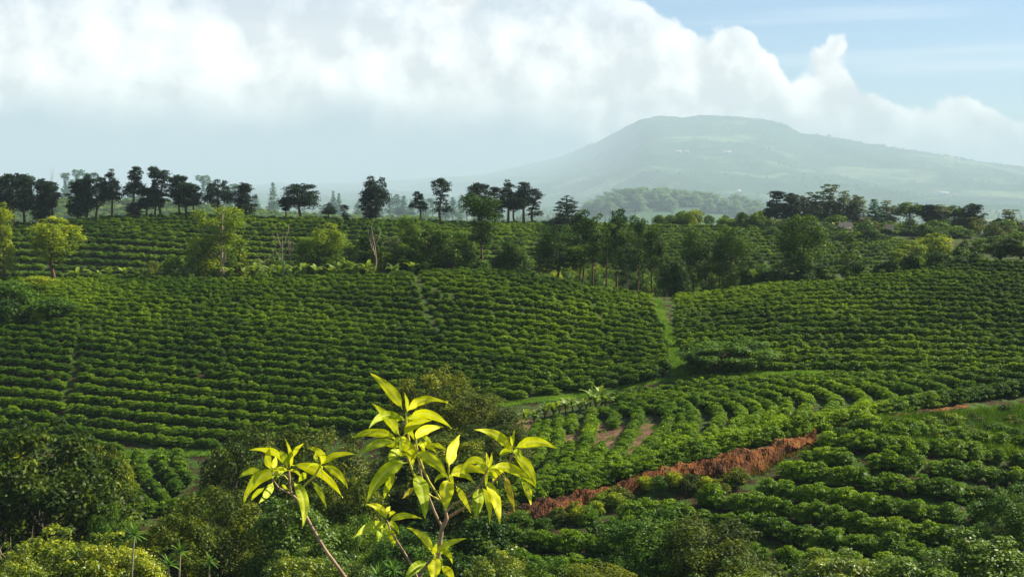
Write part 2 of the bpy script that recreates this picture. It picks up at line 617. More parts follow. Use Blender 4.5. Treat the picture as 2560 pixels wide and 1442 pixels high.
def simple_mat(name, stops, scale, rough=0.9, spec=0.15, detail=4, bump=0.5, bdist=0.1, dist=0.0):
    m, k, out = mat(name)
    geo = k.new('ShaderNodeNewGeometry')
    n = k.noise(geo.outputs['Position'], scale, detail, 0.62, dist)
    n = k.math('ADD', n, k.math('MULTIPLY', k.math('SUBTRACT', k.noise(geo.outputs['Position'], scale * 0.22, 3, 0.5), 0.5), 0.8))
    c = k.ramp(n, stops)
    b = k.new('ShaderNodeBsdfPrincipled')
    k.l.new(c, b.inputs['Base Color'])
    b.inputs['Roughness'].default_value = rough
    b.inputs['Specular IOR Level'].default_value = spec
    if bump:
        bp = k.new('ShaderNodeBump')
        bp.inputs['Strength'].default_value = bump
        bp.inputs['Distance'].default_value = bdist
        k.l.new(k.noise(geo.outputs['Position'], scale * 4, 4, 0.65), bp.inputs['Height'])
        k.l.new(bp.outputs[0], b.inputs['Normal'])
    k.l.new(b.outputs[0], out.inputs[0])
    return m


M_ground = ground_mat()
M_turf = simple_mat('turf', [(0.25, (0.07, 0.05, 0.02)), (0.38, (0.035, 0.085, 0.005)), (0.55, (0.09, 0.18, 0.006)), (0.8, (0.18, 0.26, 0.012))], 1.2)
M_red = simple_mat('red_earth', [(0.28, (0.028, 0.014, 0.007)), (0.44, (0.095, 0.034, 0.012)), (0.58, (0.19, 0.066, 0.014)), (0.74, (0.14, 0.10, 0.03))], 0.9, bump=0.9, bdist=0.35, dist=0.4)
M_soil = simple_mat('bare_soil', [(0.3, (0.05, 0.028, 0.014)), (0.7, (0.19, 0.11, 0.06))], 1.5)


# ------------------------------------------------------------------ ground sheet
def build_ground():
    th = np.concatenate([np.linspace(-PI, -0.62, 40, endpoint=False), np.linspace(-0.62, -0.40, 20, endpoint=False),
                         np.linspace(-0.40, 0.40, 330, endpoint=False), np.linspace(0.40, 0.62, 20, endpoint=False),
                         np.linspace(0.62, PI, 40, endpoint=False)])
    r = np.concatenate([np.geomspace(0.5, 90, 70, endpoint=False), np.linspace(90, 260, 190, endpoint=False),
                        np.linspace(260, 440, 110, endpoint=False), np.geomspace(440, 33000, 210)])
    T, R = np.meshgrid(th, r, indexing='ij')
    X, Y = R * np.sin(T), R * np.cos(T)
    Zh = H_xy(X, Y)
    Zh = np.where(R < 3, np.minimum(Zh, -1.75), Zh)
    V = np.stack([X, Y, Zh], -1).reshape(-1, 3)
    n, m = len(th), len(r)
    i, j = np.meshgrid(np.arange(n), np.arange(m - 1), indexing='ij')
    i2 = (i + 1) % n
    Q = np.stack([i * m + j, i2 * m + j, i2 * m + j + 1, i * m + j + 1], -1).reshape(-1, 4)[:, ::-1]
    # close the middle
    V = np.concatenate([V, [[0, 0, -1.75]]])
    c = len(V) - 1
    ii = np.arange(n)
    Qc = np.stack([np.full(n, c), ii * m, ((ii + 1) % n) * m, ((ii + 1) % n) * m], -1)
    me = mesh_np('ground', V, Q, [M_ground], smooth=True)
    o = obj('ground', me)
    tag(o, kind='structure')
    tri = mesh_np('ground_middle', np.concatenate([V[ii * m], [[0, 0, -1.75]]]), np.stack([ii, (ii + 1) % n, np.full(n, n)], -1)[:, ::-1], [M_ground])
    o2 = obj('ground_middle', tri, o)


build_ground()


# ------------------------------------------------------------------ the mountain
def build_mountain():
    sil = [(-1400, 475), (-600, 472), (0, 470), (500, 464), (900, 455), (1200, 438), (1400, 392), (1500, 350), (1560, 318), (1600, 297), (1650, 289), (1705, 294),
           (1745, 288), (1850, 291), (1930, 302), (1965, 315), (2000, 334), (2060, 340), (2150, 356), (2300, 380), (2420, 400),
           (2560, 418), (2900, 452), (3400, 474), (4200, 480)]
    sx = np.array([s[0] for s in sil], float)
    sy = np.array([s[1] for s in sil], float)
    px = np.linspace(-1400, 4200, 560)
    py = np.interp(px, sx, sy)
    Dr = np.interp(px, [-1400, 0, 900, 1350, 1620, 4200], [30500, 30000, 29000, 27000, 16500, 15500])
    nt = 150
    rr = np.random.default_rng(3)
    t = np.linspace(0, 1.25, nt)
    P, Tt = np.meshgrid(px, t, indexing='ij')
    DR = Dr[:, None]
    zr = zof(py, Dr)[:, None] + 2.5 * np.sin(px * 0.31)[:, None] * np.sin(px * 0.113)[:, None]
    zr = zr + rr.normal(size=(len(px), 1)) * 1.6
    D = 7500 + (DR - 7500) * Tt
    prof = np.where(Tt <= 1, np.clip(Tt, 0, 1) ** 1.55, 1 - (Tt - 1) * 1.6)
    X = (P - 1280) / F * D
    ridg = (np.sin(X * 0.0020 + D * 0.0004) + 0.6 * np.sin(X * 0.0042 + 2 + D * 0.0007) + 0.4 * np.sin(X * 0.010 + D * 0.002)
            + 0.4 * np.sin(D * 0.0036 + X * 0.0013))
    Zm = -110 + (zr + 110) * prof + ridg * 34 * np.clip(Tt * 4, 0, 1) * np.clip((1 - Tt) * 5, 0, 1)
    Zm += rr.normal(size=Zm.shape) * 3.5
    V = np.stack([X, D, Zm], -1).reshape(-1, 3)
    n, m = P.shape
    i, j = np.meshgrid(np.arange(n - 1), np.arange(m - 1), indexing='ij')
    Q = np.stack([i * m + j, (i + 1) * m + j, (i + 1) * m + j + 1, i * m + j + 1], -1).reshape(-1, 4)
    m_, k, out = mat('mountain_slopes')
    geo = k.new('ShaderNodeNewGeometry')
    p = geo.outputs['Position']
    n1 = k.noise(p, 0.0010, 7, 0.68, 0.5)
    n2 = k.noise(p, 0.008, 4, 0.6)
    wood = k.ramp(n2, [(0.3, (0.010, 0.035, 0.018)), (0.7, (0.04, 0.09, 0.035))])
    fld = k.ramp(n2, [(0.3, (0.06, 0.13, 0.05)), (0.7, (0.20, 0.24, 0.12))])
    c = k.mix(k.maprange(n1, 0.53, 0.63), wood, fld)
    b = k.new('ShaderNodeBsdfPrincipled')
    k.l.new(c, b.inputs['Base Color'])
    b.inputs['Roughness'].default_value = 1
    b.inputs['Specular IOR Level'].default_value = 0.0
    k.l.new(b.outputs[0], out.inputs[0])
    me = mesh_np('mountain', V, Q, [m_], smooth=True)
    tag(obj('mountain', me), kind='structure')

    def ground(pxq, pyq):
        """a point on the face of the mountain under a photo pixel"""
        i_ = int(np.argmin(abs(px - pxq)))
        sl = float(zof(pyq, 1.0))
        g = sl * D[i_] - Zm[i_]
        j_ = int(np.argmax(g < 0))
        return X[i_, j_], D[i_, j_], Zm[i_, j_]
    ground.arr = (px, t, X, D, Zm)
    return ground


mountain_at = build_mountain()

# ------------------------------------------------------------------ haze
ZTOP = 880.0
me = bpy.data.meshes.new('haze')
hb = [(x, y, z) for x in (-33500, 33500) for y in (-33500, 33500) for z in (-130, ZTOP)]
me.from_pydata(hb, [], [(0, 1, 3, 2), (4, 6, 7, 5), (0, 4, 5, 1), (2, 3, 7, 6), (0, 2, 6, 4), (1, 5, 7, 3)])
m, k, out = mat('haze_air')
pv = k.new('ShaderNodeVolumePrincipled')
pv.inputs['Color'].default_value = (0.50, 0.64, 0.77, 1)
pv.inputs['Density'].default_value = 0.000095
pv.inputs['Anisotropy'].default_value = 0.0
k.l.new(pv.outputs[0], out.inputs['Volume'])
me.materials.append(m)
tag(obj('haze', me), 'pale bluish haze filling the air over the valley', 'haze', kind='stuff')


# ------------------------------------------------------------------ strips laid on the ground
def strip(name, mat_, line_a, line_b, rng_d, nseg=200, ncross=8, lift=0.03, rough=0.0, kind='structure', bulge=0.0):
    """a sheet between two photo polylines, draped on the terrain"""
    def samp(line):
        xs = np.array([p[0] for p in line], float)
        ys = np.array([p[1] for p in line], float)
        d = np.concatenate([[0], np.cumsum(np.hypot(np.diff(xs), np.diff(ys)))])
        q = np.linspace(0, d[-1], nseg)
        return find(np.interp(q, d, xs), np.interp(q, d, ys), *rng_d)
    A, B = samp(line_a), samp(line_b)
    ok = ~(np.isnan(A).any(1) | np.isnan(B).any(1))
    A, B = A[ok], B[ok]
    n = len(A)
    t = np.linspace(0, 1, ncross)
    P = A[:, None, :2] * (1 - t)[None, :, None] + B[:, None, :2] * t[None, :, None]
    r = np.random.default_rng(len(name))
    if rough:
        P = P + r.normal(size=P.shape) * rough * 0.15
    lump = (np.sin(P[..., 0] * 1.1 + 2 * np.sin(P[..., 1] * 0.7)) + np.sin(P[..., 0] * 2.7 + P[..., 1] * 1.9) * 0.6 + np.sin(P[..., 0] * 6.1 - P[..., 1] * 3.3) * 0.35)
    Zs = H_xy(P[..., 0], P[..., 1]) + lift + (r.normal(size=P.shape[:2]) * 0.22 + lump * 0.9 + 1.2) * rough
    Zs = Zs + bulge * np.sin(t * PI)[None, :]
    V = np.concatenate([P, Zs[..., None]], -1).reshape(-1, 3)
    i, j = np.meshgrid(np.arange(n - 1), np.arange(ncross - 1), indexing='ij')
    Q = np.stack([i * ncross + j, (i + 1) * ncross + j, (i + 1) * ncross + j + 1, i * ncross + j + 1], -1).reshape(-1, 4)
    o = obj(name, mesh_np(name, V, Q, [mat_], smooth=True))
    tag(o, kind=kind)
    return o, V


# grassy track between the fields, and the grassy path running uphill
TRACK_A = [(1235, 1020), (1330, 1008), (1420, 999), (1500, 987), (1580, 972), (1650, 959), (1760, 948), (1850, 941), (1960, 937), (2060, 935)]
TRACK_B = [(1235, 1006), (1330, 998), (1420, 988), (1500, 974), (1580, 962), (1650, 950), (1760, 940), (1850, 934), (1960, 929), (2060, 929)]
strip('grass_track', M_turf, TRACK_A, TRACK_B, (150, 185), lift=0.06)
PATH_A = [(1640, 750), (1648, 790), (1662, 830), (1670, 870), (1676, 900), (1680, 940)]
PATH_B = [(1652, 745), (1662, 790), (1680, 830), (1697, 870), (1710, 900), (1722, 940)]
strip('grass_path', M_turf, PATH_A, PATH_B, (155, 235), lift=0.06)
TURF3 = [(220, 1146), (470, 1142), (640, 1135)]
strip('grass_verge', M_turf, TURF3, [(220, 1130), (470, 1124), (640, 1120)], (145, 180), lift=0.06)
# red earth bank under the curved field
BANK_TOP = [(1225, 1293), (1300, 1272), (1400, 1250), (1480, 1232), (1560, 1212), (1640, 1188), (1720, 1166), (1800, 1146), (1900, 1128), (1960, 1108), (2040, 1090), (2120, 1068),
            (2200, 1048), (2300, 1034), (2420, 1012), (2570, 994)]
BANK_BOT = [(1225, 1322), (1300, 1312), (1400, 1308), (1480, 1290), (1560, 1252), (1640, 1212), (1720, 1198), (1800, 1196), (1900, 1188), (1960, 1148), (2040, 1108), (2120, 1084),
            (2200, 1058), (2300, 1042), (2420, 1022), (2570, 1004)]
strip('earth_bank', M_red, BANK_BOT[:11], BANK_TOP[:11], (100, 165), nseg=520, ncross=22, lift=0.08, rough=0.20, bulge=0.30)
strip('earth_edge', M_red, BANK_BOT[11:15], BANK_TOP[11:15], (100, 165), nseg=160, ncross=8, lift=0.08, rough=0.12, bulge=0.1)
strip('bare_soil', M_soil, [(1270, 1085), (1400, 1140), (1660, 1150)], [(1300, 1050), (1480, 1060), (1700, 1060)], (110, 165), lift=0.05, ncross=20)
strip('soil_edge', M_soil, [(1480, 984), (1660, 962)], [(1480, 974), (1665, 950)], (150, 185), lift=0.09)


# ------------------------------------------------------------------ coffee bushes
ICO = None


def core_np(cx, cy, cz, rx, rz, r, seg=8, rings=5):
    V, Q = [], []
    for a in range(rings + 1):
        ph = PI * a / rings
        for b in range(seg):
            th = 2 * PI * b / seg
            q = 1 + r.normal() * 0.10
            V.append((cx + rx * q * math.sin(ph) * math.cos(th), cy + rx * q * math.sin(ph) * math.sin(th), cz + rz * q * math.cos(ph)))
    for a in range(rings):
        for b in range(seg):
            b2 = (b + 1) % seg
            Q.append((a * seg + b, a * seg + b2, (a + 1) * seg + b2, (a + 1) * seg + b))
    return np.array(V), np.array(Q)


def coffee_mesh(seed, nleaf, L, m_, h=1.9, rad=1.0):
    r = np.random.default_rng(seed)
    nb = 30
    # shoots: tip clusters over a rounded column
    th = r.uniform(0, 2 * PI, nb)
    tz = r.uniform(0.12, 1.0, nb) ** 0.8
    prof = np.sqrt(np.clip(1 - ((tz - 0.42) / 0.60) ** 2, 0.02, 1))
    rr = rad * prof * r.uniform(0.72, 1.0, nb)
    C = np.stack([rr * np.cos(th), rr * np.sin(th), tz * h], -1)
    per = nleaf // nb
    P, N = [], []
    for c in C:
        q = unit(r.normal(size=(per, 3)))
        q[:, 2] = np.abs(q[:, 2]) * 0.9 - 0.15
        s = r.uniform(0.5, 1.0, (per, 1)) * np.array([0.42, 0.42, 0.28]) * rad
        P.append(c + q * s)
        out_ = unit((c - np.array([0, 0, h * 0.4]))[None, :])
        N.append(q * 0.7 + out_ * 0.5 + np.array([0, 0, 0.75]) + r.normal(size=(per, 3)) * 0.75)
    P, N = np.concatenate(P), np.concatenate(N)
    P[:, 2] = np.maximum(P[:, 2], 0.12)
    V, Q = leaf_quads(P, N, r.uniform(0.75, 1.2, len(P)) * L, r.uniform(0.75, 1.2, len(P)) * L * 0.5, r, droop=0.35)
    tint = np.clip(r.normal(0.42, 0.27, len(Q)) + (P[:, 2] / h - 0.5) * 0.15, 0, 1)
    Vc, Qc = core_np(0, 0, h * 0.45, rad * 0.66, h * 0.40, r)  # opaque core added to block light and deepen the gaps
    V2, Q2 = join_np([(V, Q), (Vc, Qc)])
    tint = np.concatenate([tint, np.full(len(Qc), 0.15)])  # dark core tint: inner shade put into the colour
    return mesh_np('coffee_bush', V2, Q2, [m_], tint)


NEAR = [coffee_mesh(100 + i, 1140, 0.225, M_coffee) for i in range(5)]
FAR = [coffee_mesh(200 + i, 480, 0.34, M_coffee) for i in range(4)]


def lerp_rows(guides, rows, nt=90):
    """guides: [(idx, polyline)], returns list of image polylines for the row indices"""
    idx = np.array([g[0] for g in guides], float)
    G = []
    for _, ln in guides:
        a = np.array(ln, float)
        d = np.concatenate([[0], np.cumsum(np.hypot(*np.diff(a, axis=0).T))])
        q = np.linspace(0, d[-1], nt)
        # smooth polyline
        x = pchip_rows(d, a[:, 0][None], q)[0]
        y = pchip_rows(d, a[:, 1][None], q)[0]
        G.append(np.stack([x, y], -1))
    G = np.array(G)
    res = []
    for rix in rows:
        X = pchip_rows(idx, G[:, :, 0].T, np.array([rix]))[:, 0]
        Y = pchip_rows(idx, G[:, :, 1].T, np.array([rix]))[:, 0]
        res.append(np.stack([X, Y], -1))
    return res


def inpoly(P, poly):
    poly = np.array(poly, float)
    x, y = P[:, 0], P[:, 1]
    ins = np.zeros(len(P), bool)
    j = len(poly) - 1
    for i in range(len(poly)):
        xi, yi = poly[i]
        xj, yj = poly[j]
        c = ((yi > y) != (yj > y)) & (x < (xj - xi) * (y - yi) / (yj - yi + 1e-12) + xi)
        ins ^= c
        j = i
    return ins


BUSH = []       # x, y, z, scale_xy, scale_z, imgx, imgy, field


def plant_rows(field, guides, rows, drange, poly, step=1.15, sc=1.0, gaps=(), wob=0.12, miss=0.03, hz=1.0):
    cnt = 0
    for li, line in enumerate(lerp_rows(guides, rows)):
        W = find(line[:, 0], line[:, 1], *drange)
        ok = ~np.isnan(W[:, 1])
        # break the row where it leaves the visible ground
        seg, cur = [], []
        for a in range(len(W)):
            if ok[a] and (not cur or np.hypot(*(W[a, :2] - W[cur[-1], :2])) < 14):
                cur.append(a)
            else:
                if len(cur) > 1:
                    seg.append(cur)
                cur = [a] if ok[a] else []
        if len(cur) > 1:
            seg.append(cur)
        for c in seg:
            P = W[c][:, :2]
            I = line[c]
            d = np.concatenate([[0], np.cumsum(np.hypot(*np.diff(P, axis=0).T))])
            n = int(d[-1] / step)
            if n < 1:
                continue
            q = (np.arange(n) + rng.uniform(0.2, 0.8, n)) * step
            x = np.interp(q, d, P[:, 0]) + rng.normal(0, wob, n)
            y = np.interp(q, d, P[:, 1]) + rng.normal(0, wob, n)
            ix = np.interp(q, d, I[:, 0])
            iy = np.interp(q, d, I[:, 1])
            ip = np.stack([ix, iy], -1)
            keep = inpoly(ip, poly) & (rng.uniform(size=n) > miss)
            for g in gaps:
                keep &= ~inpoly(ip, g)
            s = sc * rng.uniform(0.82, 1.16, n)
            if field in ('main', 'right'):
                s = s * np.interp(y, [168, 200, 232], [1.0, 0.86, 0.76])
            z = H_xy(x, y)
            for a in np.nonzero(keep)[0]:
                BUSH.append((x[a], y[a], z[a] - 0.05, s[a] * rng.uniform(0.95, 1.12), s[a] * hz * rng.uniform(0.88, 1.12), ix[a], iy[a], field))
                cnt += 1
    return cnt


GAP1 = [(1035, 685), (1049, 685), (1067, 760), (1113, 856), (1101, 862), (1051, 775)]
GAP2 = [(194, 815), (206, 815), (198, 900), (188, 985), (158, 1070), (144, 1070), (172, 960), (184, 890)]
MAIN_POLY = [(-260, 1075), (-260, 690), (60, 700), (400, 700), (800, 694), (1050, 676), (1250, 676), (1400, 698), (1632, 742), (1640, 790), (1662, 850), (1670, 925), (1640, 950),
             (1560, 968), (1480, 978), (1250, 1005), (1200, 1030), (950, 1080), (760, 1100), (640, 1118), (470, 1128), (180, 1128)]
plant_rows('main', [
    (-2, [(-260, 1120), (0, 1150), (400, 1200), (700, 1230), (1250, 1270), (1690, 1290)]),
    (0, [(-260, 1045), (0, 1062), (400, 1106), (700, 1132), (1250, 1170), (1690, 1190)]),
    (4, [(-260, 885), (0, 902), (400, 945), (800, 985), (1250, 1025), (1690, 1060)]),
    (8, [(-260, 790), (0, 802), (400, 832), (800, 866), (1250, 912), (1690, 962)]),
    (12, [(-260, 728), (0, 736), (400, 752), (800, 776), (1250, 812), (1690, 872)]),
    (15, [(-260, 704), (0, 706), (400, 713), (800, 718), (1100, 722), (1300, 738), (1500, 775), (1690, 815)]),
    (17, [(-260, 690), (0, 691), (400, 694), (800, 694), (1050, 690), (1250, 698), (1500, 742), (1690, 770)]),
    (18.5, [(-260, 684), (0, 684), (400, 686), (800, 684), (1050, 680), (1250, 684), (1500, 728), (1690, 755)]),
], np.arange(-2, 18.6, 0.64), (150, 262), MAIN_POLY, step=0.56, sc=0.62, gaps=(GAP1, GAP2), hz=0.9, wob=0.09, miss=0.045)

RIGHT_POLY = [(1718, 935), (1708, 890), (1691, 850), (1676, 820), (1665, 790), (1656, 742), (1800, 722), (2000, 712), (2200, 694), (2330, 672), (2440, 640), (2760, 620), (2760, 935), (1960, 928)]
plant_rows('right', [
    (0, [(1690, 934), (2100, 926), (2760, 936)]),
    (3, [(1690, 872), (2100, 858), (2760, 886)]),
    (6, [(1690, 820), (2100, 799), (2760, 832)]),
    (9, [(1690, 777), (2100, 750), (2400, 755), (2760, 790)]),
    (12, [(1690, 748), (2000, 722), (2300, 712), (2760, 745)]),
    (15, [(1690, 738), (2000, 706), (2300, 684), (2560, 690), (2760, 700)]),
    (18, [(1690, 730), (2000, 696), (2300, 664), (2450, 650), (2560, 652), (2760, 655)]),
], np.arange(0, 18, 0.82), (160, 262), RIGHT_POLY, step=0.54, sc=0.60, hz=0.9, wob=0.06, miss=0.015)

CURVE_POLY = [(1285, 1050), (1330, 1036), (1430, 1022), (1500, 1008), (1600, 988), (1690, 972), (1850, 955), (1960, 954), (2060, 946), (2200, 940), (2760, 934), (2760, 975), (2560, 986), (2400, 1008), (2200, 1040), (2060, 1078),
              (1960, 1104), (1900, 1124), (1720, 1162), (1560, 1206), (1400, 1244), (1220, 1288), (1180, 1240)]
SOIL_GAPS = [[(1290, 1042), (1400, 1018), (1500, 1000), (1540, 1004), (1535, 1026), (1440, 1048), (1340, 1076), (1295, 1070)], [(1518, 1076), (1536, 1072), (1522, 1150), (1500, 1150)], [(1592, 1066), (1610, 1062), (1574, 1140), (1556, 1146)], [(1632, 1064), (1650, 1068), (1612, 1132), (1594, 1138)],
             [(1430, 1080), (1455, 1075), (1435, 1120), (1415, 1130)]]
plant_rows('curve', [
    (-4, [(1330, 1040), (1345, 1075), (1300, 1130), (1240, 1180)]),
    (-2.4, [(1330, 1030), (1390, 1062), (1380, 1160), (1290, 1235)]),
    (-1, [(1340, 1028), (1445, 1040), (1430, 1160), (1320, 1255)]),
    (0, [(1360, 1030), (1506, 1048), (1462, 1165), (1360, 1255)]),
    (1.4, [(1440, 1034), (1600, 1042), (1530, 1165), (1420, 1245)]),
    (2.8, [(1521, 1015), (1680, 1035), (1700, 1070), (1620, 1150), (1480, 1225)]),
    (4, [(1521, 1000), (1690, 1018), (1730, 1050), (1690, 1130), (1560, 1200)]),
    (5.5, [(1543, 988), (1763, 1012), (1835, 1048), (1770, 1125), (1640, 1182)]),
    (7.5, [(1615, 964), (1813, 993), (1925, 1040), (1870, 1105), (1720, 1160)]),
    (9.5, [(1700, 956), (1900, 976), (2020, 1020), (1980, 1080), (1880, 1120)]),
    (11.5, [(1850, 948), (2100, 975), (2180, 1015), (2080, 1062), (2000, 1095)]),
    (13.5, [(2000, 945), (2250, 970), (2330, 1000), (2240, 1024), (2180, 1045)]),
    (15.5, [(2200, 938), (2400, 957), (2520, 978), (2560, 984), (2600, 986)]),
    (17, [(2400, 934), (2560, 945), (2650, 958), (2700, 965), (2760, 970)]),
], np.arange(-4, 17, 0.9), (106, 185), CURVE_POLY, step=0.55, sc=0.58, wob=0.06, gaps=SOIL_GAPS, hz=0.85, miss=0.02)
# the front row standing along the top of the red bank
plant_rows('bank', [(0, [(1200, 1283), (1300, 1262), (1400, 1238), (1480, 1220), (1560, 1200), (1640, 1175), (1720, 1153), (1800, 1133), (1900, 1115), (1960, 1094), (2040, 1076), (2120, 1054), (2200, 1034), (2300, 1018), (2420, 998), (2570, 980), (2700, 970)])],
           [0], (100, 175), CURVE_POLY, step=1.3, sc=1.0, miss=0.0, hz=0.95) if False else None


def plant_line(field, line, drange, step, sc, hz=1.0, miss=0.0, wob=0.15):
    a = np.array(line, float)
    d = np.concatenate([[0], np.cumsum(np.hypot(*np.diff(a, axis=0).T))])
    q = np.linspace(0, d[-1], 300)
    ix, iy = np.interp(q, d, a[:, 0]), np.interp(q, d, a[:, 1])
    W = find(ix, iy, *drange)
    ok = ~np.isnan(W[:, 1])
    W, ix, iy = W[ok], ix[ok], iy[ok]
    dd = np.concatenate([[0], np.cumsum(np.minimum(np.hypot(*np.diff(W[:, :2], axis=0).T), 3.0))])
    n = int(dd[-1] / step)
    for i in range(n):
        if rng.uniform() < miss:
            continue
        s = (i + rng.uniform(0.3, 0.7)) * step
        x = np.interp(s, dd, W[:, 0]) + rng.normal(0, wob)
        y = np.interp(s, dd, W[:, 1]) + rng.normal(0, wob)
        k_ = sc * rng.uniform(0.88, 1.15)
        BUSH.append((x, y, float(H_xy(x, y)) - 0.05, k_, k_ * hz, np.interp(s, dd, ix), np.interp(s, dd, iy), field))


plant_line('bank', [(1200, 1278), (1300, 1258), (1400, 1234), (1480, 1216), (1560, 1196), (1640, 1172), (1720, 1150), (1800, 1130), (1900, 1110), (1960, 1092), (2040, 1074), (2120, 1058), (2200, 1042), (2300, 1026), (2420, 1004), (2570, 986), (2700, 975)],
           (100, 175), 0.98, 0.80)
# short steep rows at the lower left
for ln in ([(300, 1160), (312, 1210), (345, 1260), (372, 1285)], [(344, 1150), (352, 1190), (385, 1240), (420, 1275)], [(402, 1150), (410, 1190), (436, 1230), (450, 1240)], [(250, 1180), (268, 1225), (300, 1270)],
           [(300, 1300), (360, 1292), (440, 1280), (500, 1270)], [(440, 1150), (450, 1190), (470, 1220)]):
    plant_line('steep', ln, (135, 178), 0.7, 0.78)
# lower right block
LOWER_POLY = [(1190, 1560), (1200, 1370), (1290, 1355), (1440, 1350), (1570, 1290), (1640, 1270), (1760, 1262), (1880, 1252), (1945, 1215), (1975, 1172), (2050, 1130), (2180, 1086), (2300, 1094), (2420, 1104), (2760, 1118), (2760, 1560)]
plant_rows('lower', [
    (-2, [(1150, 1520), (1500, 1560), (1900, 1620), (2760, 1700)]),
    (0, [(1150, 1410), (1500, 1450), (1850, 1510), (2760, 1600)]),
    (1, [(1150, 1350), (1500, 1385), (1800, 1440), (2200, 1500), (2760, 1560)]),
    (2, [(1150, 1310), (1500, 1330), (1800, 1380), (2200, 1440), (2760, 1500)]),
    (3, [(1200, 1270), (1540, 1280), (1900, 1325), (2200, 1385), (2760, 1450)]),
    (4, [(1250, 1230), (1580, 1238), (1900, 1275), (2200, 1325), (2760, 1395)]),
    (5, [(1400, 1200), (1750, 1212), (1950, 1230), (2250, 1275), (2760, 1335)]),
    (6, [(1500, 1165), (1900, 1182), (2150, 1202), (2560, 1252), (2760, 1270)]),
    (7, [(1600, 1125), (1950, 1142), (2200, 1155), (2560, 1200), (2760, 1215)]),
    (8, [(1700, 1085), (2050, 1108), (2300, 1118), (2560, 1150), (2760, 1165)]),
    (9, [(1750, 1060), (2050, 1084), (2300, 1090), (2560, 1108), (2760, 1120)]),
], np.arange(-2, 9.1, 0.96), (88, 150), LOWER_POLY, step=0.95, sc=0.86, wob=0.2, miss=0.06, hz=0.95)
# back fields
BACKL = [(-260, 700), (-260, 560), (100, 562), (300, 545), (500, 540), (900, 555), (1250, 562), (1500, 562), (1600, 562), (1600, 720), (-260, 720)]
plant_rows('back', [
    (0, [(-260, 700), (200, 712), (600, 725), (1250, 730), (1600, 735)]),
    (3, [(-260, 640), (200, 655), (600, 672), (1250, 690), (1600, 700)]),
    (6, [(-260, 596), (200, 600), (600, 622), (1250, 645), (1600, 652)]),
    (9, [(-260, 572), (200, 570), (600, 580), (1250, 606), (1600, 612)]),
    (12, [(-260, 556), (200, 552), (500, 549), (900, 562), (1250, 576), (1600, 580)]),
    (14, [(-260, 545), (200, 538), (500, 538), (900, 553), (1250, 563), (1600, 564)]),
], np.arange(0, 14.5, 0.95), (284, 400), BACKL, step=0.95, sc=0.74, hz=0.72, wob=0.15)
BACKR = [(1580, 720), (1580, 560), (1900, 562), (2250, 600), (2420, 640), (2420, 700), (1800, 735)]
plant_rows('back', [
    (0, [(1580, 712), (1900, 712), (2200, 700), (2450, 690)]),
    (6, [(1580, 655), (1900, 655), (2200, 645), (2450, 640)]),
    (12, [(1580, 608), (1900, 606), (2200, 604), (2450, 606)]),
    (18, [(1580, 566), (1900, 566), (2250, 580), (2450, 588)]),
], np.arange(0, 18.5, 1.1), (300, 425), BACKR, step=0.95, sc=0.70, hz=0.66, wob=0.15)
# far ridge fields
FARL = [(-200, 560), (-200, 498), (300, 500), (600, 520), (900, 545), (1100, 552), (1100, 575), (-200, 575)]
plant_rows('far', [
    (0, [(-200, 560), (500, 560), (1200, 590)]),
    (6, [(-200, 530), (500, 540), (1200, 570)]),
    (10, [(-200, 506), (300, 508), (600, 522), (1200, 558)]),
], np.arange(0, 10.5, 0.8), (1000, 1640), FARL, step=5.0, sc=3.6, hz=0.8, wob=1.0)

print('BUSHES', len(BUSH), {f: sum(1 for b in BUSH if b[7] == f) for f in set(b[7] for b in BUSH)})
inview = [i for i, b in enumerate(BUSH) if 5 < b[5] < 2555 and b[6] < 1470]
inview.sort(key=lambda i: BUSH[i][1] / BUSH[i][3])
big = set(inview[:300])
BLAB = {
    'lower': 'dark glossy coffee bush among the loose rows on the slope below the red bank',
    'bank': 'round coffee bush in the row topping the red earth bank',
    'curve': 'bright green coffee bush in the curving rows above the red bank',
    'steep': 'coffee bush in the short steep rows beside the big dark tree',
    'main': 'coffee bush in the lowest long rows of the large left field',
    'right': 'coffee bush at the foot of the right-hand field', 'back': 'coffee bush', 'far': 'coffee bush'}
for i in sorted(big):
    b = BUSH[i]
    o = bpy.data.objects.new('coffee_bush', random.choice(NEAR))
    o.location = b[:3]
    o.rotation_euler = (random.uniform(-.06, .06), random.uniform(-.06, .06), random.uniform(0, 6.28))
    o.scale = (b[3], b[3] * random.uniform(0.9, 1.1), b[4])
    link(o)
    lab = BLAB[b[7]]
    if b[7] == 'lower':
        lab = ('dark glossy coffee bush in the upper rows under the red bank' if b[6] < 1260 else
               'dark glossy coffee bush in the middle rows of the lower slope' if b[6] < 1350 else
               'large dark coffee bush in the lowest rows near the bottom trees')
    lab += (', left' if b[5] < 1500 else ', right' if b[5] > 2100 else ', centre')
    tag(o, lab, 'coffee bush', 'coffee bushes planted in rows')


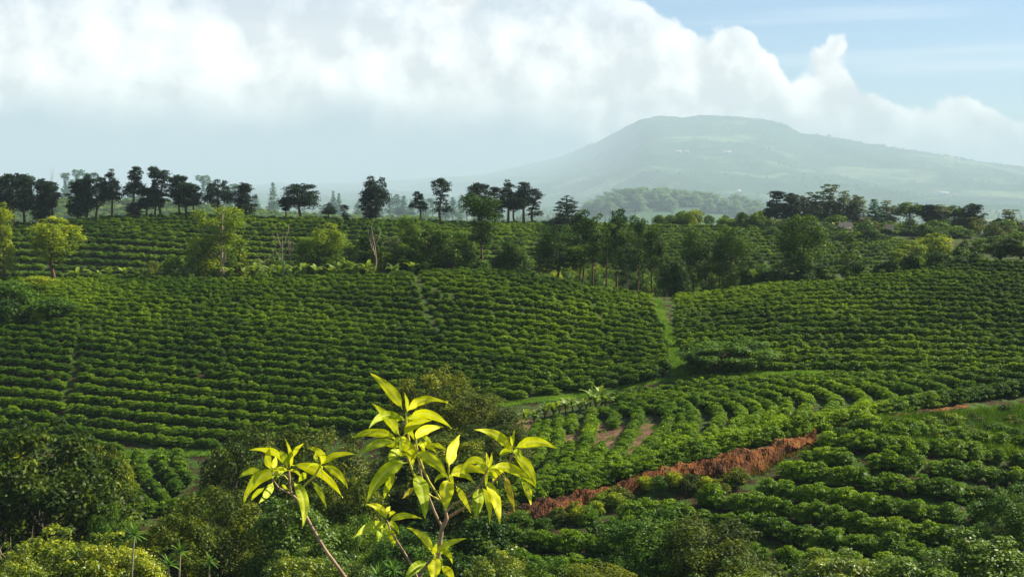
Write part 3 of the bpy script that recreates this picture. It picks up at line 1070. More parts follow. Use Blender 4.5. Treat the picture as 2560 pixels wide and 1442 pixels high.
# geometry-nodes scatter: one object, many instances of given meshes
def scatter(name, pts, rots, scls, idx, meshes, label, cat=None, group=None):
    me = bpy.data.meshes.new(name)
    pts = np.asarray(pts, np.float32)
    me.vertices.add(len(pts))
    me.vertices.foreach_set('co', pts.ravel())
    for nm, arr in (('rot', rots), ('scl', scls)):
        at = me.attributes.new(nm, 'FLOAT_VECTOR', 'POINT')
        at.data.foreach_set('vector', np.asarray(arr, np.float32).ravel())
    at = me.attributes.new('idx', 'INT', 'POINT')
    at.data.foreach_set('value', np.asarray(idx, np.int32))
    o = obj(name, me)
    ng = bpy.data.node_groups.new(name, 'GeometryNodeTree')
    ng.interface.new_socket('Geometry', in_out='INPUT', socket_type='NodeSocketGeometry')
    ng.interface.new_socket('Geometry', in_out='OUTPUT', socket_type='NodeSocketGeometry')
    gi = ng.nodes.new('NodeGroupInput')
    go = ng.nodes.new('NodeGroupOutput')
    ip = ng.nodes.new('GeometryNodeInstanceOnPoints')
    jn = ng.nodes.new('GeometryNodeJoinGeometry')
    for src in meshes:
        oi = ng.nodes.new('GeometryNodeObjectInfo')
        oi.inputs['Object'].default_value = src
        oi.inputs['As Instance'].default_value = True
        oi.transform_space = 'ORIGINAL'
        ng.links.new(oi.outputs['Geometry'], jn.inputs[0])

    def attr(nm, ty):
        a = ng.nodes.new('GeometryNodeInputNamedAttribute')
        a.data_type = ty
        a.inputs['Name'].default_value = nm
        return a.outputs['Attribute']
    ng.links.new(gi.outputs[0], ip.inputs['Points'])
    ng.links.new(jn.outputs[0], ip.inputs['Instance'])
    ip.inputs['Pick Instance'].default_value = True
    ng.links.new(attr('idx', 'INT'), ip.inputs['Instance Index'])
    e2r = ng.nodes.new('FunctionNodeEulerToRotation')
    ng.links.new(attr('rot', 'FLOAT_VECTOR'), e2r.inputs[0])
    ng.links.new(e2r.outputs[0], ip.inputs['Rotation'])
    ng.links.new(attr('scl', 'FLOAT_VECTOR'), ip.inputs['Scale'])
    ng.links.new(ip.outputs[0], go.inputs[0])
    md = o.modifiers.new('scatter', 'NODES')
    md.node_group = ng
    tag(o, label, cat, group, 'stuff')
    return o


def far_source(me, k):
    """one real bush of the crowd, carrying the mesh the scatter repeats"""
    b = REST.pop(len(REST) // 2 + k * 37)
    o = bpy.data.objects.new('coffee_bush', me)
    o.location = b[:3]
    o.scale = (b[3], b[3], b[4])
    link(o)
    tag(o, 'coffee bush in the far middle of the terraced rows, one of thousands', 'coffee bush', 'coffee bushes planted in rows')
    return o


REST = [b for i, b in enumerate(BUSH) if i not in big]
REST.sort(key=lambda b: b[1])
srcs = [far_source(FAR[k], k) for k in range(4)] + [next(o for o in COL.objects if o.data is NEAR[k]) for k in (0, 1)]
n = len(REST)
rot = np.stack([rng.normal(0, .05, n), rng.normal(0, .05, n), rng.uniform(0, 6.28, n)], -1)
scl = np.array([(b[3], b[3] * random.uniform(0.88, 1.12), b[4]) for b in REST])
ix = np.array([(rng.integers(4, 6) if b[1] < 0 else rng.integers(0, 4)) for b in REST])
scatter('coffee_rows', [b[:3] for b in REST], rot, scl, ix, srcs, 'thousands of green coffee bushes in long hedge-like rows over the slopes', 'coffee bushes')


# ------------------------------------------------------------------ trees
def tree_meshes(name, seed, H, clumps, leaf, per, m_leaf, m_bark, trunk_r=0.25, lean=0.5, limbs=True, flat_n=0.5, up=0.4, nrm_rand=0.5, trunk_top=0.92, forks=1, shell=0.45, droop=0.2, sides=7):
    """clumps: [(x,y,z,r,rz)]"""
    r = np.random.default_rng(seed)
    nt = 9
    tz = np.linspace(-0.4, H * trunk_top, nt)
    ph = r.uniform(0, 6.28)
    bend = lean * np.sin(np.linspace(0, 1, nt) * PI * r.uniform(0.7, 1.6) + r.uniform(-.3, .3))
    bend = bend - bend[0]
    TP = np.stack([bend * math.cos(ph), bend * math.sin(ph), tz], -1)
    TR = trunk_r * (1 - 0.85 * np.linspace(0, 1, nt) ** 0.9)
    TR[0] *= 1.35
    parts = [tube_np(TP, TR, sides)]
    for (cx, cy, cz, cr, crz) in clumps:
        if limbs and cr > 0.3:
            zz = max(H * 0.12, cz - math.hypot(cx, cy) * r.uniform(0.5, 1.1))
            zz = min(zz, H * trunk_top * 0.97)
            a = np.array([np.interp(zz, tz, TP[:, i]) for i in range(3)])
            b = np.array([cx, cy, cz])
            mid = (a + b) / 2 + np.array([0, 0, -0.12 * np.linalg.norm(b - a)]) + r.normal(size=3) * 0.12
            rb = np.interp(zz, tz, TR) * 0.5
            parts.append(tube_np([a, mid, b], [rb, rb * 0.65, rb * 0.25], 5))
    Vt, Qt = join_np(parts)
    mt = mesh_np(name + '_trunk', Vt, Qt, [m_bark], smooth=True)
    P, N, T = [], [], []
    for (cx, cy, cz, cr, crz) in clumps:
        n = max(12, int(per * (cr * (cr + 2 * crz) / 3)))
        q = unit(r.normal(size=(n, 3)))
        # fewer leaves underneath
        fl = (q[:, 2] < -0.25) & (r.uniform(size=n) < 0.6)
        q[fl, 2] *= -1
        rad = shell + (1 - shell) * r.uniform(0, 1, n) ** 0.6
        rad = np.where(r.uniform(size=n) < 0.16, rad * r.uniform(1.05, 1.4, n), rad)
        rad = rad * (1 + 0.28 * np.sin(q[:, 0] * 5 + cx * 3) * np.sin(q[:, 1] * 5 + cy * 2))
        p = np.array([cx, cy, cz]) + q * rad[:, None] * np.array([cr, cr, crz])
        P.append(p)
        N.append(q * flat_n + np.array([0, 0, up]) + r.normal(size=(n, 3)) * nrm_rand)
        T.append(np.full(n, r.normal(0, 0.10)) + q[:, 2] * 0.08)
    P, N, T = np.concatenate(P), np.concatenate(N), np.concatenate(T)
    V, Q = leaf_quads(P, N, leaf * r.uniform(0.7, 1.3, len(P)), leaf * 0.55 * r.uniform(0.7, 1.3, len(P)), r, droop=droop)
    mc = mesh_np(name + '_crown', V, Q, [m_leaf], np.clip(r.normal(0.45, 0.2, len(Q)) + T, 0, 1))
    return mt, mc


def clumps_profile(seed, H, n, z0, z1, prof, cr, flat=0.7, squash=1.0, jit=0.0, inner=0.45):
    r = np.random.default_rng(seed)
    out_ = []
    ga = r.uniform(0, 6.28)
    for i in range(n):
        t = (i + r.uniform(0, 1)) / n
        z = H * (z0 + (z1 - z0) * t)
        R = prof(t) * H
        ga += 2.4 + r.normal() * 0.5
        c = R * cr * r.uniform(0.55, 1.4)
        c = max(c, 0.035 * H)
        d = max(0.0, R - c * 0.8) * (inner + (1 - inner) * r.uniform())
        out_.append((d * math.cos(ga), d * math.sin(ga) * squash, z + r.normal() * jit, c, c * flat))
    return out_


PROTO = {}


def proto(kind, H, tm, cm, W):
    PROTO.setdefault(kind, []).append((H, W, tm, cm))


def width_of(me, zmin=0.0):
    n = len(me.vertices)
    a = np.empty(n * 3, np.float32)
    me.vertices.foreach_get('co', a)
    a = a.reshape(-1, 3)
    return float(np.percentile(a[:, 0], 98.5) - np.percentile(a[:, 0], 1.5)), float(np.percentile(a[:, 2], 99.7))


def add_proto(kind, seed, H, clumps, **kw):
    tm, cm = tree_meshes(kind, seed, H, clumps, **kw)
    W, top = width_of(cm)
    proto(kind, top, tm, cm, W)


# dark cypresses: tall, layered, ragged, flat topped
for s in range(4):
    H = 12.5
    pf = [lambda t: 0.16 + 0.10 * math.sin(t * 5 + 1) + 0.05 * (t > 0.7), lambda t: 0.13 + 0.08 * math.sin(t * 7) + 0.10 * t,
          lambda t: 0.20 * math.sqrt(max(0.05, 1 - (t * 1.15 - 0.35) ** 2 * 1.5)) + 0.03, lambda t: (0.12 + 0.14 * t) * math.sqrt(max(0.15, 1 - max(0, t - 0.6) ** 2 * 5))][s]
    add_proto('cypress', 30 + s, H, clumps_profile(40 + s, H, 40, [0.24, 0.30, 0.16, 0.36][s], 0.97, pf, 0.42, flat=0.7, jit=0.4, inner=0.3),
              leaf=0.34, per=330, m_leaf=M_cypress, m_bark=M_barkd, trunk_r=0.28, lean=0.35, flat_n=0.3, up=0.5, droop=0.1)
# sparse tall cypress with bare lower trunk
for s in range(3):
    H = 12.5
    add_proto('bare_cypress', 60 + s, H, clumps_profile(63 + s, H, 28, [0.34, 0.42, 0.28][s], 0.95, lambda t: (0.15 + 0.05 * math.sin(t * 6 + 1.2 * s)) * math.sqrt(max(0.12, 1 - max(0, t - 0.45) ** 2 * 2.9)), 0.46, flat=0.8, jit=0.4, inner=0.45),
              leaf=0.32, per=330, m_leaf=M_cypress, m_bark=M_bark, trunk_r=0.26, lean=0.7, flat_n=0.3, up=0.5, droop=0.1)
# umbrella crown
for s in range(2):
    H = 10
    add_proto('umbrella', 70 + s, H, clumps_profile(73 + s, H, 30, 0.38, 0.95, lambda t: 0.40 * math.sqrt(max(0.03, 1 - (t - 0.25) ** 2 * 1.4)), 0.33, flat=0.66, jit=0.4, inner=0.45),
              leaf=0.34, per=280, m_leaf=M_cypress, m_bark=M_bark, trunk_r=0.32, lean=0.5, flat_n=0.35, up=0.5)
# broad cedar, skirted to the ground
add_proto('cedar', 80, 9, clumps_profile(81, 9, 44, 0.14, 0.97, lambda t: 0.36 * (1 - t) ** 0.55 + 0.03, 0.34, flat=0.32, inner=0.5), leaf=0.34, per=280, m_leaf=M_cypress, m_bark=M_barkd, trunk_r=0.35, lean=0.1, up=0.6)
# pale pines in the haze
for s in range(4):
    H = 28
    add_proto('pine', 85 + s, H, clumps_profile(88 + s, H, 34, [0.22, 0.35, 0.28, 0.15][s], 0.98, [lambda t: 0.17 * (1 - t) ** 0.7 + 0.02, lambda t: 0.11 + 0.05 * math.sin(t * 8), lambda t: 0.15 * (1 - t) ** 0.5 + 0.03, lambda t: 0.20 * (1 - t) ** 0.9 + 0.02][s], 0.42, flat=0.6, inner=0.4),
              leaf=1.1, per=26, m_leaf=M_pine, m_bark=M_bark, trunk_r=0.45, lean=0.6, up=0.4)
for s in range(3):
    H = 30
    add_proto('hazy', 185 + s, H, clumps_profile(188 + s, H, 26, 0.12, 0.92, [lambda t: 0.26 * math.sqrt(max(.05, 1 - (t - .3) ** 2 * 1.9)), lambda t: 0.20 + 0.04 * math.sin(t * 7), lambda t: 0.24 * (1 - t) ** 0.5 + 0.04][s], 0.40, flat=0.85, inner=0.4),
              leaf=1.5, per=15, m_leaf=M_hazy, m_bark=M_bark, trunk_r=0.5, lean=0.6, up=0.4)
# grey-green casuarina-like trees on the right knoll
for s in range(3):
    H = 12
    add_proto('grey_tree', 95 + s, H, clumps_profile(98 + s, H, 34, 0.12, 0.97, [lambda t: 0.19 * math.sqrt(max(.05, 1 - (t - .35) ** 2 * 2)), lambda t: 0.16 + 0.05 * math.sin(t * 6), lambda t: 0.22 * (1 - t) ** 0.5 + 0.03][s], 0.42, flat=0.75, inner=0.3),
              leaf=0.36, per=230, m_leaf=M_grey, m_bark=M_bark, trunk_r=0.22, lean=0.3)
add_proto('lollipop', 105, 9, clumps_profile(106, 9, 30, 0.46, 0.95, lambda t: 0.30 * math.sqrt(max(.02, 1 - (2 * t - 1) ** 2 * 0.9)), 0.36, flat=0.6, inner=0.4), leaf=0.34, per=230, m_leaf=M_dark, m_bark=M_bark, trunk_r=0.2, lean=0.15)
# sunlit yellow-green trees with open, billowing crowns
for s in range(3):
    H = 12
    pf = [lambda t: 0.17 + 0.13 * abs(math.sin(t * 5.2)) * (1 - t * 0.35), lambda t: 0.26 * math.sqrt(max(.04, 1 - (2 * t - 0.95) ** 2)), lambda t: 0.13 + 0.10 * abs(math.sin(t * 6 + 1))][s]
    add_proto('yellow_tree', 110 + s, H, clumps_profile(113 + s, H, 30, [0.18, 0.34, 0.18][s], 0.93, pf, 0.32, flat=0.95, jit=0.45, inner=0.55),
              leaf=0.30, per=270, m_leaf=M_yellow, m_bark=M_barkp if s == 0 else M_bark, trunk_r=0.24, lean=0.5, flat_n=0.7, up=0.45)
for s in range(4):
    H = 10
    pf = [lambda t: 0.36 * math.sqrt(max(.04, 1 - (t - 0.3) ** 2 * 1.7)), lambda t: 0.26 + 0.08 * math.sin(t * 7), lambda t: 0.22 + 0.12 * abs(math.sin(t * 6)), lambda t: 0.30 * (1 - t) ** 0.4 + 0.02][s]
    add_proto('leafy_tree', 120 + s, H, clumps_profile(124 + s, H, 38, 0.16, 0.93, pf, 0.34, flat=0.9, jit=0.35, inner=0.5),
              leaf=0.33, per=260, m_leaf=[M_dark, M_mid, M_mid, M_dark][s], m_bark=M_bark, trunk_r=0.26, lean=0.5, flat_n=0.7, up=0.45)
# gum trees with tall bare trunks
for s in range(5):
    H = 13.5
    pf = [lambda t: 0.14 + 0.05 * math.sin(t * 7), lambda t: 0.20 * math.sqrt(max(.04, 1 - (t - 0.45) ** 2 * 2.4)), lambda t: 0.11 + 0.09 * t, lambda t: 0.17 * (1 - t * 0.5) * (0.7 + 0.4 * math.sin(t * 9)), lambda t: 0.30 * math.sqrt(max(.04, 1 - (t - 0.45) ** 2 * 2.6))][s]
    add_proto('gum_tree', 135 + s, H, clumps_profile(140 + s, H, 30, [0.34, 0.38, 0.40, 0.22, 0.20][s], 0.96, pf, 0.38, flat=0.9, jit=0.4, inner=0.45),
              leaf=0.30, per=[230, 250, 260, 260, 200][s], m_leaf=M_dark, m_bark=M_barkp if s == 3 else M_bark, trunk_r=0.19, lean=0.4, flat_n=0.6, up=0.35, nrm_rand=0.7)
# shrubs rounded to the ground
for s in range(4):
    H = 3.2
    add_proto('shrub', 150 + s, H, clumps_profile(155 + s, H, 16, 0.14, 0.85, lambda t: 0.62 * math.sqrt(max(.05, 1 - (t * 0.95) ** 2)), 0.42, flat=0.72, inner=0.5),
              leaf=0.26, per=420, m_leaf=[M_mid, M_dark, M_yellow, M_olive][s], m_bark=M_barkd, trunk_r=0.08, lean=0.1, limbs=False)
# big trees of the near wood: dark, bright, olive, glossy
for s in range(5):
    H = 10
    add_proto(['wood_dark', 'wood_bright', 'wood_olive', 'wood_glossy', 'wood_green'][s], 170 + s, H,
              clumps_profile(175 + s, H, 52, 0.10, 0.95, lambda t: 0.46 * math.sqrt(max(.05, 1 - (t - 0.2) ** 2 * 1.45)), 0.27, flat=0.92, jit=0.5, inner=0.5),
              leaf=[0.26, 0.26, 0.21, 0.32, 0.24][s], per=[400, 400, 520, 300, 440][s], m_leaf=[M_near, M_nearb, M_olive, M_gloss, M_mid][s], m_bark=M_barkd, trunk_r=0.26, trunk_top=0.72, lean=0.4, flat_n=0.75, up=0.5, nrm_rand=0.55)

NT_ = 0


def place_tree(kind, variant, px, D, top, wpx, label, cat='tree', group=None, rz=None, name=None, base=None):
    """a tree standing on the ground at photo column px and distance D, top at photo row `top`, crown `wpx` wide"""
    H, W, tm, cm = PROTO[kind][variant % len(PROTO[kind])]
    X = (px - 1280) / F * D / (CP + (721 - 600) / F * SP)
    zg = float(H_xy(X, D)) if base is None else base
    ht = float(zof(top, D)) - zg
    ht = max(ht, 0.6)
    root = empty(name or (kind if kind not in ('umbrella', 'lollipop', 'pine', 'cedar', 'cypress') else kind + '_tree'), (X, D, zg))
    sw = (wpx / F * D) / W
    root.scale = (sw, sw, ht / H)
    root.rotation_euler = (0, 0, random.uniform(0, 6.28) if rz is None else rz)
    t = obj('trunk', tm, root)
    c = obj('crown', cm, root)
    tag(root, label, cat, group)
    return root


GR = 'dark cypresses along the left ridge'
# (kind, variant, px, D, top, width, label)
ridge = [
    ('cypress', 0, 2, 330, 442, 50, 'dark ridge tree cut off by the left edge of the photo'),
    ('umbrella', 0, 36, 331, 435, 84, 'broad flat-topped dark cypress, first whole tree from the left on the ridge'),
    ('cypress', 1, 64, 332, 437, 52, 'dark cypress close against the right of the broad leftmost one'),
    ('cypress', 2, 106, 333, 448, 48, 'narrow dark cypress under the pale snag on the left ridge'),
    ('cypress', 3, 130, 333, 454, 40, 'shorter dark cypress with side tufts right of the pale snag'),
    ('cypress', 2, 196, 334, 452, 50, 'dense dark cypress with foliage to the ground in the left clump'),
    ('cypress', 0, 216, 334, 446, 56, 'dark cypress in the middle of the dense left clump'),
    ('umbrella', 1, 240, 335, 434, 64, 'dark cypress with a flat arched top in the dense left clump'),
    ('bare_cypress', 0, 280, 335, 424, 50, 'tall flat-topped cypress with twin pale trunks at the right of the dense clump'),
    ('bare_cypress', 1, 342, 336, 417, 46, 'tall see-through cypress standing alone with layered branches'),
    ('cypress', 2, 338, 336, 506, 40, 'low dark bushy tree under the see-through cypress'),
    ('cypress', 1, 366, 336, 470, 40, 'short dark cypress leaning against the tall pair'),
    ('cypress', 0, 388, 336, 417, 40, 'tallest of the dark pair of cypresses left of the yellow tree'),
    ('bare_cypress', 2, 406, 336, 426, 46, 'dark cypress with a straight bare trunk, right one of the tall pair'),
    ('umbrella', 0, 452, 337, 438, 52, 'flat-topped dark cypress with a thick bare trunk left of the yellow tree'),
    ('cypress', 1, 468, 337, 458, 52, 'bushy dark cypress with several trunks left of the yellow tree'),
    ('cypress', 3, 486, 337, 466, 34, 'small dark cypress at the right end of the tall left cluster'),
    ('umbrella', 1, 547, 338, 450, 58, 'round-headed dark cypress with a low left arm above the yellow tree'),
    ('cypress', 2, 613, 339, 458, 52, 'dense egg-shaped dark cypress right of the yellow tree top'),
    ('umbrella', 0, 756, 341, 460, 84, 'wide spreading dark tree standing apart in the middle of the ridge'),
    ('cypress', 3, 716, 341, 492, 32, 'small ragged tree at the left foot of the wide spreading one'),
    ('bare_cypress', 0, 824, 343, 506, 34, 'short thin brownish cypress with a bare trunk'),
    ('bare_cypress', 2, 862, 344, 512, 20, 'little trunk with few tufts left of the tall mushroom-shaped cypress'),
    ('umbrella', 1, 940, 346, 442, 64, 'tall mushroom-headed dark cypress'),
    ('cypress', 2, 926, 346, 472, 46, 'dense lower cypress joined to the mushroom-headed one'),
    ('bare_cypress', 1, 1046, 350, 479, 34, 'short ragged cypress with twin trunks and a tuft on top'),
    ('bare_cypress', 2, 1104, 353, 446, 44, 'slim crooked cypress standing alone, tufts like steps'),
    ('umbrella', 0, 1200, 358, 458, 62, 'dark flat cypress behind the big round gum tree'),
    ('cypress', 0, 1238, 360, 468, 40, 'dark cypress half hidden behind the round gum tree'),
    ('bare_cypress', 0, 1270, 362, 451, 56, 'dark tall cypress in the middle of the bare-trunked group'),
    ('bare_cypress', 1, 1310, 363, 456, 50, 'brownish half-dead cypress in the bare-trunked group'),
    ('bare_cypress', 2, 1336, 364, 472, 40, 'rightmost cypress of the bare-trunked group, with stepped arms'),
    ('bare_cypress', 1, 1288, 363, 480, 40, 'low ragged cypress inside the bare-trunked group'),
    ('cedar', 0, 1418, 368, 490, 72, 'broad dark cedar with foliage to the ground beside the hazy hill'),
]
for a in ridge:
    place_tree(*a[:6], a[6], 'tree', GR)
KN = 'trees on the right-hand knoll'
knoll = [
    ('cypress', 0, 1942, 402, 478, 44, 'dark ragged tree at the left end of the knoll'),
    ('bare_cypress', 1, 1926, 401, 500, 24, 'thin bare-trunked tree at the very left of the knoll'),
    ('cypress', 2, 1976, 403, 484, 46, 'dense dark tree next to the ragged one on the knoll'),
    ('grey_tree', 0, 2008, 405, 490, 40, 'olive-grey feathery tree on the left of the knoll'),
    ('grey_tree', 1, 2038, 405, 480, 46, 'grey-green tree left of the tallest knoll tree'),
    ('grey_tree', 1, 2072, 406, 461, 46, 'tallest grey-green tree on the knoll'),
    ('grey_tree', 2, 2108, 406, 478, 48, 'dark-hearted grey tree right of the tallest knoll tree'),
    ('grey_tree', 0, 2142, 406, 488, 40, 'slender grey tree at the right side of the tall knoll group'),
    ('pine', 0, 2184, 408, 498, 44, 'pointed dark green conifer in the gap right of the tall knoll group'),
    ('grey_tree', 2, 2216, 410, 502, 46, 'pale pyramid tree beside the pointed conifer'),
    ('lollipop', 0, 2274, 408, 506, 58, 'round-headed tree on a slim stem between the two knoll groups'),
    ('cypress', 3, 2322, 406, 512, 40, 'dark tufted tree at the left of the right knoll group'),
    ('grey_tree', 0, 2346, 405, 512, 62, 'wide grey-brown tree in the right knoll group'),
    ('lollipop', 0, 2386, 405, 514, 40, 'dark round crown poking above the right knoll group'),
    ('grey_tree', 1, 2400, 404, 530, 50, 'olive tree in the front of the right knoll group'),
    ('cypress', 2, 2432, 404, 510, 48, 'dark tree top at the right end of the knoll group'),
    ('grey_tree', 2, 2424, 403, 530, 60, 'broad grey tree under the dark right end of the knoll group'),
    ('grey_tree', 1, 2522, 402, 524, 46, 'feathery pale tree with open branches near the right edge'),
    ('grey_tree', 0, 2498, 402, 546, 34, 'low grey shrub-like tree left of the feathery pale one'),
    ('grey_tree', 2, 2553, 402, 550, 30, 'thin pale tree at the right edge of the photo'),
]
for a in knoll:
    a = a[:5] + (a[5] * 1.2,) + a[6:]
    place_tree(*a[:6], a[6], 'tree', KN)
# undergrowth on the knoll slope
for i in range(44):
    px = random.uniform(1925, 2520)
    D = random.uniform(378, 402)
    wpx = random.uniform(30, 62)
    X = (px - 1280) / F * D
    top = float(480 - (float(H_xy(X, D)) + random.uniform(2.0, 4.6)) / D * F)
    place_tree('shrub', random.choice([0, 1, 3, 0]), px, D, top, wpx, 'bushy growth on the slope under the knoll trees', 'shrub', 'shrubs below the knoll trees', name='shrub')
for i in range(40):
    px = random.uniform(1640, 1925)
    D = random.uniform(394, 408)
    X = (px - 1280) / F * D
    top = float(480 - (float(H_xy(X, D)) + random.uniform(1.2, 4.4)) / D * F)
    place_tree('shrub', random.choice([0, 1, 0, 2]), px, D, top, random.uniform(18, 44), 'pale green shrub in the hedge on the crest left of the knoll', 'shrub', 'shrubs along the right crest', name='shrub')

# sun-lit and dark trees along the gully behind the main field
gul = [
    ('yellow_tree', 2, 4, 236, 508, 66, 'tall thin yellow-green tree cut by the left edge'),
    ('yellow_tree', 1, 136, 237, 542, 122, 'yellow-green tree with a round top and leaning trunk near the left edge'),
    ('yellow_tree', 0, 556, 238, 518, 130, 'big sunlit yellow-green tree, brightest on the hillside'),
    ('leafy_tree', 0, 532, 246, 600, 110, 'dark bushy tree behind the foot of the big yellow-green tree'),
    ('yellow_tree', 2, 494, 239, 590, 60, 'lower left arm of yellowish foliage beside the big yellow-green tree'),
    ('shrub', 0, 436, 250, 640, 66, 'round pale green bush above the banana plants'),
    ('shrub', 3, 382, 252, 652, 50, 'small grey-green bush at the field edge left of the round bush'),
    ('yellow_tree', 1, 820, 243, 558, 80, 'yellow-green tree with a brown crown top, right of the dead tree'),
    ('leafy_tree', 2, 770, 246, 592, 66, 'brownish green tree immediately right of the dead tree'),
    ('leafy_tree', 0, 800, 242, 628, 90, 'dark lower crown below the brown-topped tree'),
    ('leafy_tree', 1, 872, 248, 596, 80, 'mid green tree between the brown-topped tree and the pale snag'),
    ('leafy_tree', 3, 930, 249, 568, 90, 'dark tree behind the pale curved snag'),
    ('yellow_tree', 2, 952, 242, 618, 66, 'lit yellow-green bush tree at the right foot of the pale snag'),
    ('grey_tree', 1, 990, 250, 592, 66, 'blue-grey tree behind the pale snag'),
    ('leafy_tree', 2, 1022, 244, 540, 56, 'slim dark tree with lopsided top reaching the ridge line'),
    ('leafy_tree', 1, 1010, 242, 610, 66, 'green tree with a visible brown trunk left of the round dark tree'),
    ('leafy_tree', 0, 1086, 245, 572, 108, 'round dark tree in the centre of the tree belt'),
    ('leafy_tree', 3, 1140, 246, 606, 70, 'green tree between the round dark tree and the tall gum'),
    ('leafy_tree', 2, 1162, 248, 578, 60, 'dark two-topped tree left of the tall gum'),
    ('gum_tree', 2, 1206, 242, 486, 94, 'tall gum tree with a big heavy round head'),
    ('leafy_tree', 1, 1182, 241, 626, 70, 'green lower tree at the foot of the tall gum'),
    ('leafy_tree', 3, 1246, 246, 636, 60, 'small dark tree right of the tall gum'),
    ('leafy_tree', 0, 1284, 247, 596, 76, 'leaning dark tree on the slope right of the tall gum'),
    ('gum_tree', 4, 1392, 233, 562, 112, 'very wide round gum at the left of the bare-trunk grove'),
    ('gum_tree', 3, 1352, 235, 632, 56, 'low dark gum at the left edge of the grove'),
    ('gum_tree', 1, 1456, 238, 526, 62, 'tall gum with an open umbrella top, left of the grove'),
    ('gum_tree', 0, 1484, 237, 534, 52, 'gum with an arched top second in the grove'),
    ('gum_tree', 2, 1446, 231, 612, 60, 'short gum in front at the left of the grove'),
    ('gum_tree', 1, 1544, 236, 524, 62, 'tallest gum in the middle of the bare-trunk grove'),
    ('gum_tree', 0, 1516, 231, 560, 56, 'gum with a thin dark trunk left of the tallest one'),
    ('gum_tree', 3, 1566, 229, 570, 54, 'dark gum with its trunk forked low in the grove'),
    ('gum_tree', 2, 1598, 232, 538, 44, 'gum with a small round top knob in the grove'),
    ('gum_tree', 0, 1594, 226, 580, 56, 'straight dark-trunked gum at the front of the grove'),
    ('gum_tree', 1, 1632, 230, 562, 56, 'yellowish gum at the right of the grove'),
    ('gum_tree', 3, 1656, 229, 596, 46, 'low gum at the right edge of the grove by the path'),
    ('leafy_tree', 3, 1676, 226, 640, 60, 'dark low tree at the top of the grassy path'),
    ('leafy_tree', 0, 1698, 225, 650, 50, 'black-green tree right at the head of the path'),
    ('gum_tree', 4, 1736, 236, 574, 64, 'dark open tree right of the path'),
    ('gum_tree', 3, 1772, 238, 590, 60, 'dark gum in the middle of the small group right of the path'),
    ('gum_tree', 4, 1832, 233, 566, 96, 'broad dark gum at the right of the small group'),
    ('gum_tree', 0, 1800, 236, 580, 50, 'slim gum partly covered by the broad dark gum'),
    ('gum_tree', 4, 2006, 234, 538, 106, 'big dark tree standing alone in front of the pale far field'),
    ('gum_tree', 3, 1970, 235, 600, 60, 'left lower limb tree joined to the big lone dark tree'),
    ('gum_tree', 3, 2128, 236, 572, 74, 'slim dark tree right of the lone big one'),
    ('yellow_tree', 1, 2278, 246, 602, 70, 'bright yellow-green tree, left of the two glowing ones'),
    ('yellow_tree', 1, 2338, 252, 582, 84, 'brightest glowing yellow tree on the right hillside'),
    ('yellow_tree', 2, 2246, 243, 622, 50, 'small pale yellow-green tree left of the glowing ones'),
    ('leafy_tree', 1, 2252, 238, 652, 46, 'dark bush tree in the hedge under the small pale one'),
    ('leafy_tree', 3, 2410, 250, 600, 44, 'dark bushy tree right of the glowing yellow tree'),
    ('leafy_tree', 1, 2440, 248, 596, 46, 'twin dark bushy tree beside the other right of the glowing one'),
    ('leafy_tree', 0, 2400, 244, 640, 110, 'dark thicket tree on the hedge line at the right'),
    ('leafy_tree', 0, 2500, 250, 590, 100, 'large dark mounded tree near the right edge'),
    ('leafy_tree', 1, 2556, 248, 580, 90, 'lighter mounded tree cut by the right edge'),
    ('leafy_tree', 2, 2340, 242, 660, 70, 'green tree in the hedge right under the glowing yellow tree'),
]
for a in gul:
    nm = None
    if a[0] == 'shrub':
        nm = 'shrub'
    place_tree(*a[:6], a[6], 'shrub' if a[0] == 'shrub' else 'tree', 'trees along the gully behind the main field', name=nm)
# hedge along the top of the right field, bushes in the gully
for i in range(46):
    px = random.uniform(1690, 2440)
    D = float(np.interp(px, [1690, 1900, 2250, 2440], [226, 229, 234, 238])) + random.uniform(0, 5)
    X = (px - 1280) / F * D
    top = float(480 - (float(H_xy(X, D)) + random.uniform(1.4, 3.2)) / D * F)
    place_tree('shrub', random.choice([1, 1, 0]), px, D, top, random.uniform(26, 50), 'dark shrub in the hedge along the top of the right field', 'shrub', 'hedge shrubs above the right field', name='shrub')
for i in range(70):
    px = random.uniform(1300, 1940)
    D = random.uniform(264, 316)
    X = (px - 1280) / F * D
    top = float(480 - (float(H_xy(X, D)) + random.uniform(2.4, 5)) / D * F)
    place_tree('shrub', random.choice([0, 0, 2, 0]), px, D, top, random.uniform(36, 66), 'bright sunlit bush in the gully seen between the gum trunks', 'shrub', 'sunlit bushes in the gully', name='shrub')
for i in range(40):
    px = random.uniform(420, 1340)
    D = random.uniform(242, 262)
    X = (px - 1280) / F * D
    top = float(480 - (float(H_xy(X, D)) + random.uniform(3.0, 6.0)) / D * F)
    place_tree('shrub', random.choice([0, 1, 3, 0]), px, D, top, random.uniform(34, 70), 'leafy bush behind the banana plants along the gully', 'shrub', 'bushes behind the banana plants', name='shrub')
# feathery pale trees at the left edge of the main field
for (px, D, top, wp, v, lb) in [(30, 212, 700, 110, 0, 'soft pale green tree in the left field by the edge'), (90, 222, 690, 90, 2, 'low yellow-green bush tree at the top left of the field'),
                                (120, 206, 742, 110, 0, 'soft green spreading bush among the left rows'), (10, 203, 750, 70, 1, 'dark bush at the left edge among the rows'),
                                (92, 204, 775, 40, 2, 'small yellow bush in the left rows'), (170, 208, 752, 60, 0, 'feathery green bush right of the small yellow one'), (590, 199, 792, 44, 1, 'dark taller bush among the left rows'),
                                (2464, 182, 868, 70, 1, 'dark bush in the right field near the edge'), (1000, 228, 676, 60, 0, 'lit bush on the crest of the field')]:
    place_tree('shrub', v, px, D, top, wp, lb, 'shrub', 'bushes among the coffee rows', name='shrub')
